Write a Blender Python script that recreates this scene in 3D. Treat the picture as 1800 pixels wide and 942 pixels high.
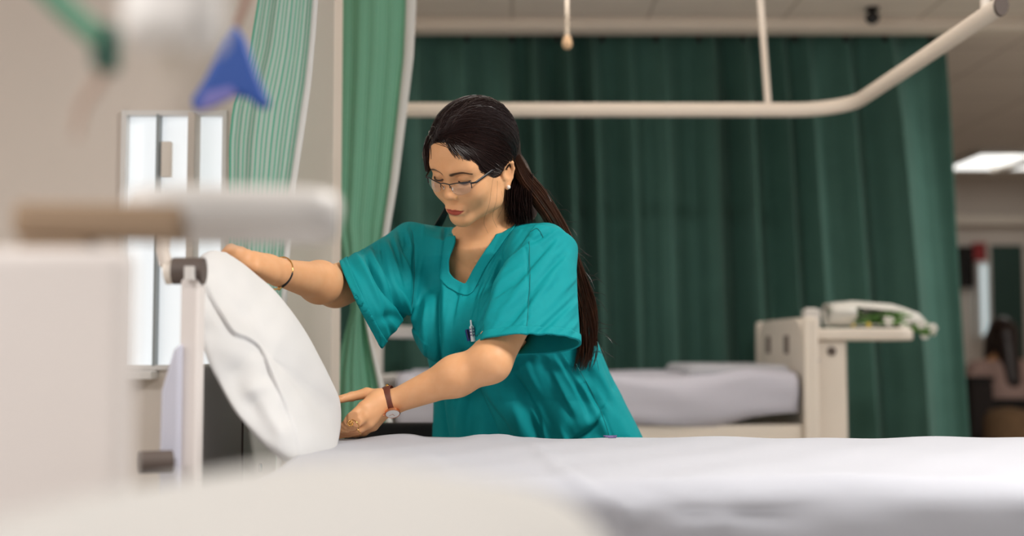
import bpy, bmesh, math, random
import numpy as np
from mathutils import Vector, Matrix
random.seed(7); RNG = np.random.default_rng(7)
for _o in list(bpy.data.objects): bpy.data.objects.remove(_o)
SC = bpy.context.scene
COL = SC.collection

# ------------------------------------------------------------------ camera, world, light, exposure
FPX = 2200.0; HORIZON = 610.0; CAMZ = 1.0
PITCH = math.atan((HORIZON - 471.0) / FPX)
cd = bpy.data.cameras.new('camera'); cam = bpy.data.objects.new('camera', cd); COL.objects.link(cam)
cam.location = (0, 0, CAMZ); cam.rotation_euler = (math.pi/2 + PITCH, 0, 0)
cd.sensor_width = 36.0; cd.lens = 36.0 * FPX / 1800.0
cd.clip_start = 0.05; cd.clip_end = 60
cd.dof.use_dof = True; cd.dof.focus_distance = 2.44; cd.dof.aperture_fstop = 1.6
SC.camera = cam
SC.view_settings.view_transform = 'Standard'; SC.view_settings.look = 'None'
SC.view_settings.gamma = 1.0; SC.view_settings.use_curve_mapping = False
SC.view_settings.exposure = 0.0
W = bpy.data.worlds.new('world'); SC.world = W; W.use_nodes = True
bgn = W.node_tree.nodes['Background']
bgn.inputs[0].default_value = (0.93, 0.96, 1.0, 1); bgn.inputs[1].default_value = 0.23

def lamp(name, loc, aim, size, sizey, power, col=(1, 1, 1)):
    l = bpy.data.lights.new(name, 'AREA'); l.shape = 'RECTANGLE'; l.size = size; l.size_y = sizey
    l.energy = power; l.color = col
    o = bpy.data.objects.new(name, l); COL.objects.link(o); o.location = loc
    o.rotation_euler = (Vector(aim) - Vector(loc)).to_track_quat('-Z', 'Y').to_euler()
    return o
lamp('window_daylight', (-2.25, 0.9, 1.75), (0.2, 2.5, 1.0), 1.6, 1.3, 8, (0.96, 0.98, 1.0))
lamp('unseen_overhead_light', (1.15, 1.55, 2.42), (1.15, 1.55, 0), 0.6, 0.45, 54, (1.0, 0.97, 0.92))
lamp('unseen_overhead_light', (-1.4, -0.3, 2.42), (-1.4, -0.3, 0), 1.2, 0.6, 50, (1.0, 0.97, 0.94))  # added fill out of view, brightens the left wall and near panel
lamp('unseen_overhead_light', (3.2, 4.7, 2.42), (3.2, 4.7, 0), 1.2, 0.6, 44, (1.0, 0.95, 0.88))  # added side lamp, grazes the dark curtain so its folds shade
lamp('unseen_overhead_light', (-1.3, 4.7, 2.42), (-1.3, 4.7, 0), 0.6, 0.6, 16, (1.0, 0.95, 0.88))  # added opposite side lamp, grazes the same folds from the left
lamp('added_ceiling_fill', (0.5, 3.7, 2.06), (0.5, 3.7, 3), 1.4, 0.3, 13, (1.0, 0.95, 0.9))  # added upward fill without a fitting, brightens the ceiling and beam

# ------------------------------------------------------------------ pixel <-> place
_c, _s = math.cos(PITCH), math.sin(PITCH)
CAM = np.array([0, 0, CAMZ]); CF = np.array([0, _c, _s]); CU = np.array([0, -_s, _c]); CR = np.array([1., 0, 0])
def at(px, py, Y):
    d = CR*(px-900)/FPX + CU*(471-py)/FPX + CF
    return CAM + d*(Y/d[1])
def proj(P):
    d = np.asarray(P, float) - CAM; z = d @ CF
    return np.stack([900 + FPX*(d @ CR)/z, 471 - FPX*(d @ CU)/z], -1)

# ------------------------------------------------------------------ materials
def lin(r, g, b):
    f = lambda c: ((c/255+0.055)/1.055)**2.4 if c > 10 else c/255/12.92
    return (f(r), f(g), f(b), 1)
def mat(name, rgb, rough=0.6, noise=0.0, nscale=40, metal=0.0, emit=0, sheen=0, bump=0, bscale=300, trans=0, spec=0.5, sss=0, rgb2=None):
    m = bpy.data.materials.new(name); m.use_nodes = True
    nt = m.node_tree; b = nt.nodes['Principled BSDF']
    c = lin(*rgb)
    b.inputs['Base Color'].default_value = c
    b.inputs['Roughness'].default_value = rough; b.inputs['Metallic'].default_value = metal
    b.inputs['Specular IOR Level'].default_value = spec
    if emit:
        b.inputs['Emission Color'].default_value = c; b.inputs['Emission Strength'].default_value = emit
    if sheen:
        b.inputs['Sheen Weight'].default_value = sheen; b.inputs['Sheen Roughness'].default_value = 0.4
    if trans:
        b.inputs['Transmission Weight'].default_value = trans; b.inputs['IOR'].default_value = 1.45
    if sss:
        b.inputs['Subsurface Weight'].default_value = sss; b.inputs['Subsurface Radius'].default_value = (1, .35, .2); b.inputs['Subsurface Scale'].default_value = 0.006
    if noise:
        tc = nt.nodes.new('ShaderNodeTexCoord')
        n = nt.nodes.new('ShaderNodeTexNoise'); n.inputs['Scale'].default_value = nscale; n.inputs['Detail'].default_value = 4
        nt.links.new(tc.outputs['Object'], n.inputs['Vector'])
        mx = nt.nodes.new('ShaderNodeMix'); mx.data_type = 'RGBA'
        c2 = lin(*rgb2) if rgb2 else tuple(x*(1-noise) for x in c[:3])+(1,)
        mx.inputs[6].default_value = c; mx.inputs[7].default_value = c2
        nt.links.new(n.outputs['Fac'], mx.inputs[0]); nt.links.new(mx.outputs[2], b.inputs['Base Color'])
    if bump:
        tc = nt.nodes.new('ShaderNodeTexCoord')
        n = nt.nodes.new('ShaderNodeTexNoise'); n.inputs['Scale'].default_value = bscale; n.inputs['Detail'].default_value = 3
        nt.links.new(tc.outputs['Object'], n.inputs['Vector'])
        bp = nt.nodes.new('ShaderNodeBump'); bp.inputs['Strength'].default_value = bump; bp.inputs['Distance'].default_value = 0.002
        nt.links.new(n.outputs['Fac'], bp.inputs['Height']); nt.links.new(bp.outputs[0], b.inputs['Normal'])
    return m
def stripe_mat(name, rgb1, rgb2, n, duty=0.5, rough=0.7, transl=0.0):
    m = bpy.data.materials.new(name); m.use_nodes = True
    nt = m.node_tree; b = nt.nodes['Principled BSDF']; b.inputs['Roughness'].default_value = rough
    uv = nt.nodes.new('ShaderNodeUVMap'); sp = nt.nodes.new('ShaderNodeSeparateXYZ')
    nt.links.new(uv.outputs[0], sp.inputs[0])
    mu = nt.nodes.new('ShaderNodeMath'); mu.operation = 'MULTIPLY'; mu.inputs[1].default_value = n
    fr = nt.nodes.new('ShaderNodeMath'); fr.operation = 'FRACT'
    nt.links.new(sp.outputs[0], mu.inputs[0]); nt.links.new(mu.outputs[0], fr.inputs[0])
    rp = nt.nodes.new('ShaderNodeValToRGB'); cr = rp.color_ramp
    cr.elements[0].position = 0; cr.elements[0].color = lin(*rgb1)
    cr.elements[1].position = duty-0.04; cr.elements[1].color = lin(*rgb1)
    e = cr.elements.new(duty+0.04); e.color = lin(*rgb2)
    e = cr.elements.new(0.97); e.color = lin(*rgb2)
    nt.links.new(fr.outputs[0], rp.inputs[0]); nt.links.new(rp.outputs[0], b.inputs['Base Color'])
    if transl:
        tr = nt.nodes.new('ShaderNodeBsdfTranslucent'); nt.links.new(rp.outputs[0], tr.inputs[0])
        ms = nt.nodes.new('ShaderNodeMixShader'); ms.inputs[0].default_value = transl
        nt.links.new(b.outputs[0], ms.inputs[1]); nt.links.new(tr.outputs[0], ms.inputs[2])
        nt.links.new(ms.outputs[0], nt.nodes['Material Output'].inputs[0])
    return m
M = {
 'wall': mat('wall_paint', (226, 215, 205), 0.85, 0.06, 3),
 'ceiling': mat('ceiling_tile', (244, 232, 220), 0.9, 0.08, 6),
 'beam': mat('beam_paint', (240, 228, 214), 0.8, 0.05, 5),
 'floor': mat('vinyl_floor', (190, 182, 172), 0.45, 0.15, 8),
 'white': mat('white_enamel', (228, 224, 220), 0.4, 0.04, 10),
 'cream': mat('cream_plastic', (242, 232, 220), 0.45, 0.05, 8),
 'pinkwhite': mat('pinkish_white_enamel', (236, 228, 224), 0.5, 0.04, 10),
 'sheet': mat('white_sheet_cotton', (183, 185, 194), 0.85, 0.03, 30, sheen=0.2, bump=0.15, bscale=500),
 'sheet2': mat('lilac_white_cotton', (208, 208, 222), 0.85, 0.04, 12, bump=0.15, bscale=400),
 'pillow2': mat('offwhite_pillowcase', (190, 188, 185), 0.85, 0.03, 20, bump=0.15, bscale=450),
 'pillow': mat('white_pillowcase', (226, 226, 226), 0.85, 0.03, 20, sheen=0.2, bump=0.15, bscale=450),
 'scrub': mat('teal_scrub_cotton', (6, 150, 156), 0.72, 0.12, 60, bump=0.12, bscale=700, spec=0.2),
 'thread': mat('dark_teal_thread', (6, 112, 114), 0.8, 0.1, 90),
 'curtain': mat('dark_green_curtain', (80, 120, 110), 0.8, 0.25, 9, sheen=0.1, spec=0.2),
 'trim': mat('white_curtain_edging', (226, 226, 224), 0.8, 0.05, 20),
 'grey': mat('dark_grey_laminate', (176, 172, 166), 0.5, 0.12, 6),
 'bumper': mat('brown_grey_rubber', (98, 86, 80), 0.6, 0.15, 30),
 'black': mat('black_fabric', (26, 24, 24), 0.9, 0.5, 60),
 'chrome': mat('chrome_steel', (200, 200, 205), 0.2, 0.05, 30, metal=1.0),
 'fluidbag': mat('milky_fluid_bag', (232, 228, 224), 0.4, 0.05, 8),
 'blue': mat('royal_blue_plastic', (40, 84, 170), 0.5, 0.1, 12),
 'navy': mat('navy_blue_sticker', (28, 44, 120), 0.5, 0.1, 30),
 'green': mat('green_webbing', (96, 150, 124), 0.7, 0.12, 40),
 'darkgreen': mat('dark_green_clasp', (48, 92, 78), 0.5, 0.12, 40),
 'teal': mat('teal_plinth', (90, 150, 140), 0.6, 0.1, 20),
 'skin': None,
 'hair': mat('dark_brown_hair', (30, 19, 18), 0.36, 0.5, 90, spec=0.6, rgb2=(46, 28, 25)),
 'tail': mat('rim_lit_brown_hair', (44, 26, 20), 0.4, 0.6, 50, spec=0.6, rgb2=(98, 62, 42)),  # browner tail hair, with rim light put into the lighter tone
 'gold': mat('gold_metal', (225, 180, 110), 0.22, 0.08, 60, metal=1.0),
 'rosegold': mat('rose_gold_metal', (222, 150, 110), 0.2, 0.05, 60, metal=1.0),
 'leather': mat('brown_leather', (112, 58, 42), 0.5, 0.3, 80),
 'dial': mat('white_watch_dial', (240, 238, 234), 0.3, 0.03, 60),
 'pearl': mat('pearl', (235, 225, 215), 0.2, 0.05, 60),
 'frame': mat('black_spectacle_metal', (18, 20, 24), 0.45, 0.1, 60),
 'glass': mat('clear_glass', (250, 252, 255), 0.02, 0.0, trans=1.0),
 'winglass': mat('window_glass', (250, 252, 255), 0.02, 0.0, trans=1.0),
 'pane': mat('bright_sky_pane', (232, 238, 242), 0.6, 0.02, 4, emit=0.62),
 'panel_light': mat('lit_panel', (250, 250, 246), 0.5, 0.01, 4, emit=1.6),
 'lead': mat('grey_mullion', (150, 156, 158), 0.5, 0.08, 20),
 'cord': mat('cream_cord', (228, 216, 200), 0.6, 0.05, 60),
 'orange': mat('pale_orange_knob', (240, 205, 165), 0.5, 0.05, 60),
 'leaf': mat('green_leaf', (110, 165, 80), 0.6, 0.3, 40),
 'petal': mat('white_petal', (240, 238, 232), 0.7, 0.05, 60),
 'yellow': mat('yellow_petal', (235, 205, 80), 0.7, 0.1, 60),
 'paper': mat('white_wrapping_paper', (235, 234, 228), 0.6, 0.05, 40),
 'pinktop': mat('pale_pink_knit', (190, 160, 152), 0.85, 0.15, 40),
 'darkcloth': mat('dark_brown_cloth', (40, 32, 30), 0.9, 0.3, 30),
 'fur': mat('mottled_brown_fabric', (120, 92, 64), 0.95, 0.5, 24),
 'red': mat('red_board', (165, 50, 52), 0.6, 0.1, 10),
 'screen': mat('black_screen', (22, 22, 24), 0.25, 0.1, 10),
 'strip': mat('bright_vision_panel', (220, 236, 240), 0.4, 0.02, 5, emit=0.5),
 'door': mat('dark_green_door', (38, 70, 62), 0.5, 0.15, 6),
 'ink': mat('purple_ink', (110, 92, 140), 0.7, 0.1, 90),
 'clearpen': mat('clear_pen_barrel', (225, 235, 240), 0.15, 0.04, 60, spec=0.8),
 'shoe': mat('white_shoe_leather', (220, 218, 214), 0.5, 0.06, 40),
}
def skin_mat(name, base, base2):
    m = mat(name, base, 0.5, 0.35, 55, sss=0.12, spec=0.35, rgb2=base2, bump=0.05, bscale=900)
    nt = m.node_tree; b = nt.nodes['Principled BSDF']
    src = b.inputs['Base Color'].links[0].from_socket
    for an, col in (('lip', (178, 80, 64)), ('brow', (40, 24, 20))):
        a = nt.nodes.new('ShaderNodeAttribute'); a.attribute_name = an
        mx = nt.nodes.new('ShaderNodeMix'); mx.data_type = 'RGBA'
        nt.links.new(a.outputs['Fac'], mx.inputs[0]); nt.links.new(src, mx.inputs[6]); mx.inputs[7].default_value = lin(*col)
        nt.links.new(mx.outputs[2], b.inputs['Base Color']); src = mx.outputs[2]
    return m
M['skin'] = skin_mat('warm_skin', (236, 182, 136), (226, 164, 114))

# ------------------------------------------------------------------ scene-graph helpers
LOC = {}
def thing(name, label, cat, loc=(0, 0, 0), group=None):
    o = bpy.data.objects.new(name, None); COL.objects.link(o); o.location = loc
    o.empty_display_size = 0.05
    o['label'] = label; o['category'] = cat
    if group: o['group'] = group
    LOC[o.name] = Vector(loc); return o
def mk(name, me, m, parent=None, label=None, smooth=True):
    o = bpy.data.objects.new(name, me); COL.objects.link(o)
    if m is not None and not me.materials: me.materials.append(m)
    if parent is not None:
        o.parent = parent; o.matrix_parent_inverse = Matrix.Translation(-LOC.get(parent.name, Vector((0, 0, 0))))
    LOC[o.name] = LOC.get(parent.name, Vector((0, 0, 0))) if parent is not None else Vector((0, 0, 0))
    if parent is not None and parent.type == 'MESH': o.matrix_parent_inverse = Matrix.Identity(4); 
    if label: o['label'] = label
    if smooth:
        for p in me.polygons: p.use_smooth = True
    return o
def tag(o, label, cat, group=None, kind=None):
    o['label'] = label; o['category'] = cat
    if group: o['group'] = group
    if kind: o['kind'] = kind
    return o
def struct(o): o['kind'] = 'structure'; return o
def rebase(o):
    """origin of a top-level mesh to its base centre"""
    me = o.data; n = len(me.vertices); a = np.empty(n*3, np.float32); me.vertices.foreach_get('co', a); a = a.reshape(-1, 3)
    b = np.array([(a[:, 0].min()+a[:, 0].max())/2, (a[:, 1].min()+a[:, 1].max())/2, a[:, 2].min()])
    me.vertices.foreach_set('co', (a-b).astype(np.float32).ravel()); o.location = b; me.update(); return o
def np_mesh(name, V, Fq):
    me = bpy.data.meshes.new(name); V = np.asarray(V, np.float32); Fq = np.asarray(Fq, np.int32)
    k = Fq.shape[1]
    me.vertices.add(len(V)); me.vertices.foreach_set('co', V.ravel())
    me.loops.add(Fq.size); me.loops.foreach_set('vertex_index', Fq.ravel())
    me.polygons.add(len(Fq)); me.polygons.foreach_set('loop_start', np.arange(0, Fq.size, k, dtype=np.int32))
    try: me.polygons.foreach_set('loop_total', np.full(len(Fq), k, np.int32))
    except Exception: pass
    me.update(calc_edges=True); me.validate(); return me
class MB:
    def __init__(s): s.v = []; s.f = []; s.uv = None
    def add(s, vs, fs):
        n = len(s.v); s.v += [tuple(map(float, p)) for p in vs]; s.f += [tuple(i+n for i in f) for f in fs]; return s
    def box(s, c, size, R=None):
        vs = []
        for x in (-.5, .5):
            for y in (-.5, .5):
                for z in (-.5, .5):
                    p = np.array([x*size[0], y*size[1], z*size[2]])
                    if R is not None: p = np.asarray(R) @ p
                    vs.append(p+np.asarray(c))
        return s.add(vs, [(0, 1, 3, 2), (4, 6, 7, 5), (0, 4, 5, 1), (2, 3, 7, 6), (0, 2, 6, 4), (1, 5, 7, 3)])
    def prism(s, poly, a, b):
        """polygon of 3-D points `poly` swept from offset a to offset b (3-vectors)"""
        n = len(poly); a = np.asarray(a); b = np.asarray(b)
        vs = [np.asarray(p)+a for p in poly]+[np.asarray(p)+b for p in poly]
        return s.add(vs, [tuple(range(n))[::-1], tuple(range(n, 2*n))]+[(i, (i+1) % n, n+(i+1) % n, n+i) for i in range(n)])
    def tube(s, pts, r, n=8, cap=True, flat=None):
        pts = [np.asarray(p, float) for p in pts]; k = len(pts)
        r = [r]*k if np.isscalar(r) else list(r)
        vs = []; u = None
        for i, p in enumerate(pts):
            t = pts[min(i+1, k-1)]-pts[max(i-1, 0)]; t = t/(np.linalg.norm(t)+1e-12)
            if u is None:
                u = np.cross(t, [0, 0, 1.] if abs(t[2]) < .9 else [1., 0, 0])
            u = u-t*(u @ t); u /= np.linalg.norm(u)+1e-12; w = np.cross(t, u)
            fu, fw = (1, 1) if flat is None else flat
            for j in range(n):
                a = 2*math.pi*j/n; vs.append(p+r[i]*(fu*math.cos(a)*u+fw*math.sin(a)*w))
        fs = [(i*n+j, i*n+(j+1) % n, (i+1)*n+(j+1) % n, (i+1)*n+j) for i in range(k-1) for j in range(n)]
        if cap: fs += [tuple(range(n))[::-1], tuple(range((k-1)*n, k*n))]
        return s.add(vs, fs)
    def ball(s, c, r, nu=16, nv=10, R=None):
        r = np.array([r]*3 if np.isscalar(r) else r); vs = []
        for i in range(nv+1):
            th = math.pi*i/nv
            for j in range(nu):
                ph = 2*math.pi*j/nu
                p = r*np.array([math.sin(th)*math.cos(ph), math.sin(th)*math.sin(ph), math.cos(th)])
                if R is not None: p = np.asarray(R) @ p
                vs.append(p+np.asarray(c))
        return s.add(vs, [(i*nu+j, (i+1)*nu+j, (i+1)*nu+(j+1) % nu, i*nu+(j+1) % nu) for i in range(nv) for j in range(nu)])
    def lathe(s, c, prof, n=24, R=None):
        vs = []
        for (r, z) in prof:
            for j in range(n):
                a = 2*math.pi*j/n; p = np.array([r*math.cos(a), r*math.sin(a), z])
                if R is not None: p = np.asarray(R) @ p
                vs.append(p+np.asarray(c))
        k = len(prof)
        return s.add(vs, [(i*n+j, i*n+(j+1) % n, (i+1)*n+(j+1) % n, (i+1)*n+j) for i in range(k-1) for j in range(n)]+[tuple(range(n))[::-1], tuple(range((k-1)*n, k*n))])
    def grid(s, P):
        P = np.asarray(P); a, b = P.shape[:2]
        s.uv = [(i/(a-1), j/(b-1)) for i in range(a) for j in range(b)]
        return s.add(P.reshape(-1, 3), [(i*b+j, (i+1)*b+j, (i+1)*b+j+1, i*b+j+1) for i in range(a-1) for j in range(b-1)])
    def build(s, name, m, parent=None, label=None, bevel=0, seg=3, solid=0, subd=0, smooth=True):
        me = bpy.data.meshes.new(name); me.from_pydata(s.v, [], s.f); me.update()
        bm = bmesh.new(); bm.from_mesh(me)
        if bevel == 0 and solid == 0: bmesh.ops.remove_doubles(bm, verts=bm.verts, dist=1e-6)
        if solid == 0: bmesh.ops.recalc_face_normals(bm, faces=bm.faces)
        bm.to_mesh(me); bm.free()
        if s.uv and len(s.uv) == len(me.vertices):
            ul = me.uv_layers.new(name='UVMap')
            for l in me.loops: ul.data[l.index].uv = s.uv[l.vertex_index]
        o = mk(name, me, m, parent, label, smooth)
        if solid:
            md = o.modifiers.new('solid', 'SOLIDIFY'); md.thickness = solid; md.offset = 0
        if bevel:
            md = o.modifiers.new('bevel', 'BEVEL'); md.width = bevel; md.segments = seg; md.limit_method = 'ANGLE'; md.angle_limit = 0.6
            md.harden_normals = False
        if subd:
            md = o.modifiers.new('sub', 'SUBSURF'); md.levels = subd; md.render_levels = subd
        if smooth and not solid and not subd:
            try: me.set_sharp_from_angle(angle=math.radians(50))
            except Exception: pass
        return o
def spline(pts, n):
    """Catmull-Rom through pts, n samples"""
    P = np.asarray(pts, float); P = np.vstack([2*P[0]-P[1], P, 2*P[-1]-P[-2]]); k = len(P)-3; out = []
    for t in np.linspace(0, k-1e-9, n):
        i = int(t); u = t-i; a, b, c, d = P[i:i+4]
        out.append(.5*((2*b)+(-a+c)*u+(2*a-5*b+4*c-d)*u*u+(-a+3*b-3*c+d)*u**3))
    return np.array(out)
def atl(l): return [at(*p) for p in l]

# ------------------------------------------------------------------ distance fields -> one continuous surface
def cap_(a, b, ra, rb):
    a = np.asarray(a, float); b = np.asarray(b, float); ab = b-a; L2 = ab @ ab
    def f(P):
        h = np.clip((P-a) @ ab/L2, 0, 1); return np.linalg.norm(P-a-h[:, None]*ab, axis=1)-(ra+(rb-ra)*h)
    return f
def ell_(c, r, R=None):
    c = np.asarray(c, float); r = np.asarray(r, float)
    def f(P):
        q = P-c
        if R is not None: q = q @ R
        k0 = np.linalg.norm(q/r, axis=1); k1 = np.linalg.norm(q/(r*r), axis=1)+1e-9
        return np.where(k0 < 0.3, k0*r.min()-r.min(), k0*(k0-1)/k1)
    return f
def cone_(a, b, U, ra, rb):
    """elliptic cone a->b; U = direction of first radius; ra=(ru,rv) at a, rb at b; flat ends"""
    a = np.asarray(a, float); b = np.asarray(b, float); ax = b-a; L = np.linalg.norm(ax); ax = ax/L
    U = np.asarray(U, float); U = U-ax*(U @ ax); U /= np.linalg.norm(U); Vv = np.cross(ax, U)
    def f(P):
        q = P-a; t = q @ ax; h = np.clip(t/L, 0, 1)
        ru = ra[0]+(rb[0]-ra[0])*h; rv = ra[1]+(rb[1]-ra[1])*h
        x = q @ U; y = q @ Vv
        k0 = np.sqrt((x/ru)**2+(y/rv)**2); k1 = np.sqrt((x/ru**2)**2+(y/rv**2)**2)+1e-9
        d = np.where(k0 < .3, (k0-1)*np.minimum(ru, rv), k0*(k0-1)/k1)
        e = np.maximum(-t, t-L)
        return np.where((d > 0) & (e > 0), np.sqrt(np.maximum(d, 0)**2+np.maximum(e, 0)**2), np.maximum(d, e))
    return f
def loft_(zs, cs, A, B, U):
    """horizontal elliptic sections: at heights zs, centres cs (x,y), half widths A along U, half depths B"""
    zs = np.asarray(zs, float); cs = np.asarray(cs, float); A = np.asarray(A, float); B = np.asarray(B, float)
    U = np.array(U[:2])/np.hypot(*U[:2]); Vv = np.array([-U[1], U[0]])
    def f(P):
        z = np.clip(P[:, 2], zs[0], zs[-1])
        cx = np.interp(z, zs, cs[:, 0]); cy = np.interp(z, zs, cs[:, 1]); a = np.interp(z, zs, A); b = np.interp(z, zs, B)
        qx = P[:, 0]-cx; qy = P[:, 1]-cy; x = qx*U[0]+qy*U[1]; y = qx*Vv[0]+qy*Vv[1]
        k0 = np.sqrt((x/a)**2+(y/b)**2); k1 = np.sqrt((x/a**2)**2+(y/b**2)**2)+1e-9
        d = np.where(k0 < .3, (k0-1)*np.minimum(a, b), k0*(k0-1)/k1)*0.93
        e = np.maximum(zs[0]-P[:, 2], P[:, 2]-zs[-1])
        return np.where((d > 0) & (e > 0), np.sqrt(np.maximum(d, 0)**2+np.maximum(e, 0)**2), np.maximum(d, e))
    return f
class Field:
    def __init__(s): s.p = []
    def u(s, f, k=0.01): s.p.append((f, 'u', k)); return s
    def sub(s, f, k=0.005): s.p.append((f, 's', k)); return s
    def groove(s, f, w, depth): s.p.append((f, 'g', (w, depth))); return s
    def ev(s, P, idx=None):
        d = np.full(len(P), 1.0)
        for i, (f, op, k) in enumerate(s.p):
            if idx is not None and not idx[i]: continue
            q = f(P)
            if op == 'u':
                h = np.maximum(k-np.abs(d-q), 0)/k; d = np.minimum(d, q)-h*h*k*.25
            elif op == 's':
                q = -q; h = np.maximum(k-np.abs(d-q), 0)/k; d = np.maximum(d, q)+h*h*k*.25
            else:
                d = d+k[1]*np.exp(-(np.maximum(q, 0)/k[0])**2)
        return d
def surface(F, xs, ys, zs, smooth=1):
    nx, ny, nz = len(xs), len(ys), len(zs)
    val = np.full((nx, ny, nz), 1.0, np.float32); S = 14
    bl = [(i, j, k) for i in range(0, nx, S) for j in range(0, ny, S) for k in range(0, nz, S)]
    C = np.empty((len(bl), 3)); Rr = np.empty(len(bl))
    for n, (i, j, k) in enumerate(bl):
        a = np.array([xs[i], ys[j], zs[k]]); b = np.array([xs[min(i+S, nx-1)], ys[min(j+S, ny-1)], zs[min(k+S, nz-1)]])
        C[n] = (a+b)/2; Rr[n] = np.linalg.norm(b-a)/2
    D = np.stack([f(C) for f, _, _ in F.p], 1); tot = F.ev(C)
    for n, (i, j, k) in enumerate(bl):
        sl = (slice(i, i+S), slice(j, j+S), slice(k, k+S))
        if tot[n] > Rr[n]*1.5+.03: continue
        if tot[n] < -(Rr[n]*1.5+.03): val[sl] = -1; continue
        idx = D[n] < Rr[n]*1.4+.05
        X, Y, Z = np.meshgrid(xs[i:i+S], ys[j:j+S], zs[k:k+S], indexing='ij')
        val[sl] = F.ev(np.stack([X.ravel(), Y.ravel(), Z.ravel()], 1), idx).reshape(X.shape)
    ins = val < 0
    cnt = np.zeros((nx-1, ny-1, nz-1), np.int8)
    for a in (0, 1):
        for b in (0, 1):
            for c in (0, 1): cnt += ins[a:nx-1+a, b:ny-1+b, c:nz-1+c]
    act = (cnt > 0) & (cnt < 8); I = np.argwhere(act)
    vid = np.full(act.shape, -1, np.int32); vid[act] = np.arange(len(I), dtype=np.int32)
    acc = np.zeros((len(I), 3)); m = np.zeros(len(I))
    G = [np.asarray(xs), np.asarray(ys), np.asarray(zs)]
    cor = [(a, b, c) for a in (0, 1) for b in (0, 1) for c in (0, 1)]
    for p in cor:
        for ax in range(3):
            if p[ax]: continue
            q = list(p); q[ax] = 1
            v0 = val[I[:, 0]+p[0], I[:, 1]+p[1], I[:, 2]+p[2]]; v1 = val[I[:, 0]+q[0], I[:, 1]+q[1], I[:, 2]+q[2]]
            x = (v0 < 0) != (v1 < 0)
            t = np.where(x, v0/np.where(x, v0-v1, 1), 0)
            for d in range(3):
                g0 = G[d][I[:, d]+p[d]]; g1 = G[d][I[:, d]+q[d]]
                acc[:, d] += np.where(x, g0+(g1-g0)*t, 0)
            m += x
    V = acc/m[:, None]
    Q = []
    for ax in range(3):
        a0 = [slice(None)]*3; a1 = [slice(None)]*3; a0[ax] = slice(0, -1); a1[ax] = slice(1, None)
        ch = ins[tuple(a0)] != ins[tuple(a1)]
        E = np.argwhere(ch); b, c = [(1, 2), (2, 0), (0, 1)][ax]
        E = E[(E[:, b] > 0) & (E[:, c] > 0) & (E[:, b] < (nx, ny, nz)[b]-1) & (E[:, c] < (nx, ny, nz)[c]-1)]
        fl = ins[E[:, 0], E[:, 1], E[:, 2]]
        def vv(db, dc):
            e = E.copy(); e[:, b] += db; e[:, c] += dc; return vid[e[:, 0], e[:, 1], e[:, 2]]
        q = np.stack([vv(-1, -1), vv(0, -1), vv(0, 0), vv(-1, 0)], 1)
        q[~fl] = q[~fl][:, ::-1]; Q.append(q)
    Q = np.vstack(Q); Q = Q[(Q >= 0).all(1)]
    for _ in range(smooth): V = relax(V, Q, .5)
    return V, Q
def relax(V, Q, f):
    s = np.zeros_like(V); n = np.zeros(len(V))
    for a, b in ((0, 1), (1, 2), (2, 3), (3, 0)):
        for u, w in ((a, b), (b, a)):
            for d in range(3): s[:, d] += np.bincount(Q[:, u], V[Q[:, w], d], len(V))
            n += np.bincount(Q[:, u], minlength=len(V))
    return V+f*(s/np.maximum(n, 1)[:, None]-V)
def normals(V, Q):
    n = np.cross(V[Q[:, 2]]-V[Q[:, 0]], V[Q[:, 3]]-V[Q[:, 1]]); N = np.zeros_like(V)
    for k in range(4):
        for d in range(3): N[:, d] += np.bincount(Q[:, k], n[:, d], len(V))
    return N/(np.linalg.norm(N, axis=1)[:, None]+1e-12)
def keep(V, Q, mask):
    """only the quads in mask, with the vertices they use; also the map old -> new"""
    Q = Q[mask]; u = np.unique(Q); mp = np.full(len(V), -1); mp[u] = np.arange(len(u)); return V[u], mp[Q], u
def seg_dist(P, pl):
    """2-D distance of points to a polyline, with the fraction along it and the side (signed)"""
    pl = np.asarray(pl, float); best = np.full(len(P), 1e9); fr = np.zeros(len(P)); sd = np.zeros(len(P))
    L = np.r_[0, np.cumsum(np.linalg.norm(np.diff(pl, axis=0), axis=1))]
    for i in range(len(pl)-1):
        a, b = pl[i], pl[i+1]; ab = b-a; l2 = ab @ ab
        h = np.clip((P-a) @ ab/l2, 0, 1); r = P-a-h[:, None]*ab; d = np.hypot(r[:, 0], r[:, 1])
        s = ab[0]*r[:, 1]-ab[1]*r[:, 0]; w = d < best
        best[w] = d[w]; fr[w] = ((L[i]+h*math.sqrt(l2))/L[-1])[w]; sd[w] = np.sign(s[w])
    return best, fr, sd
def in_poly(P, poly):
    x, y = P[:, 0], P[:, 1]; c = np.zeros(len(P), bool); n = len(poly)
    for i in range(n):
        x0, y0 = poly[i]; x1, y1 = poly[(i+1) % n]
        if y0 == y1: continue
        k = ((y0 > y) != (y1 > y)) & (x < (x1-x0)*(y-y0)/(y1-y0)+x0); c ^= k
    return c
def axis(*segs):
    """graded grid line: (start, step), ... , end"""
    out = []; e = segs[-1]
    for i in range(len(segs)-1):
        a, st = segs[i]; b = segs[i+1][0] if i+1 < len(segs)-1 else e
        n = max(1, int(round((b-a)/st))); out += list(np.linspace(a, b, n, endpoint=False))
    return np.array(out+[e])

# ================================================================== SETTING
CEIL = 2.45
def slab(name, lo, hi, m, bevel=0):
    lo, hi = np.array(lo), np.array(hi)
    return struct(MB().box((lo+hi)/2, hi-lo).build(name, m, bevel=bevel, smooth=False))
slab('floor', (-2.6, -1.5, -.1), (5.2, 11, 0), M['floor'])
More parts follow.
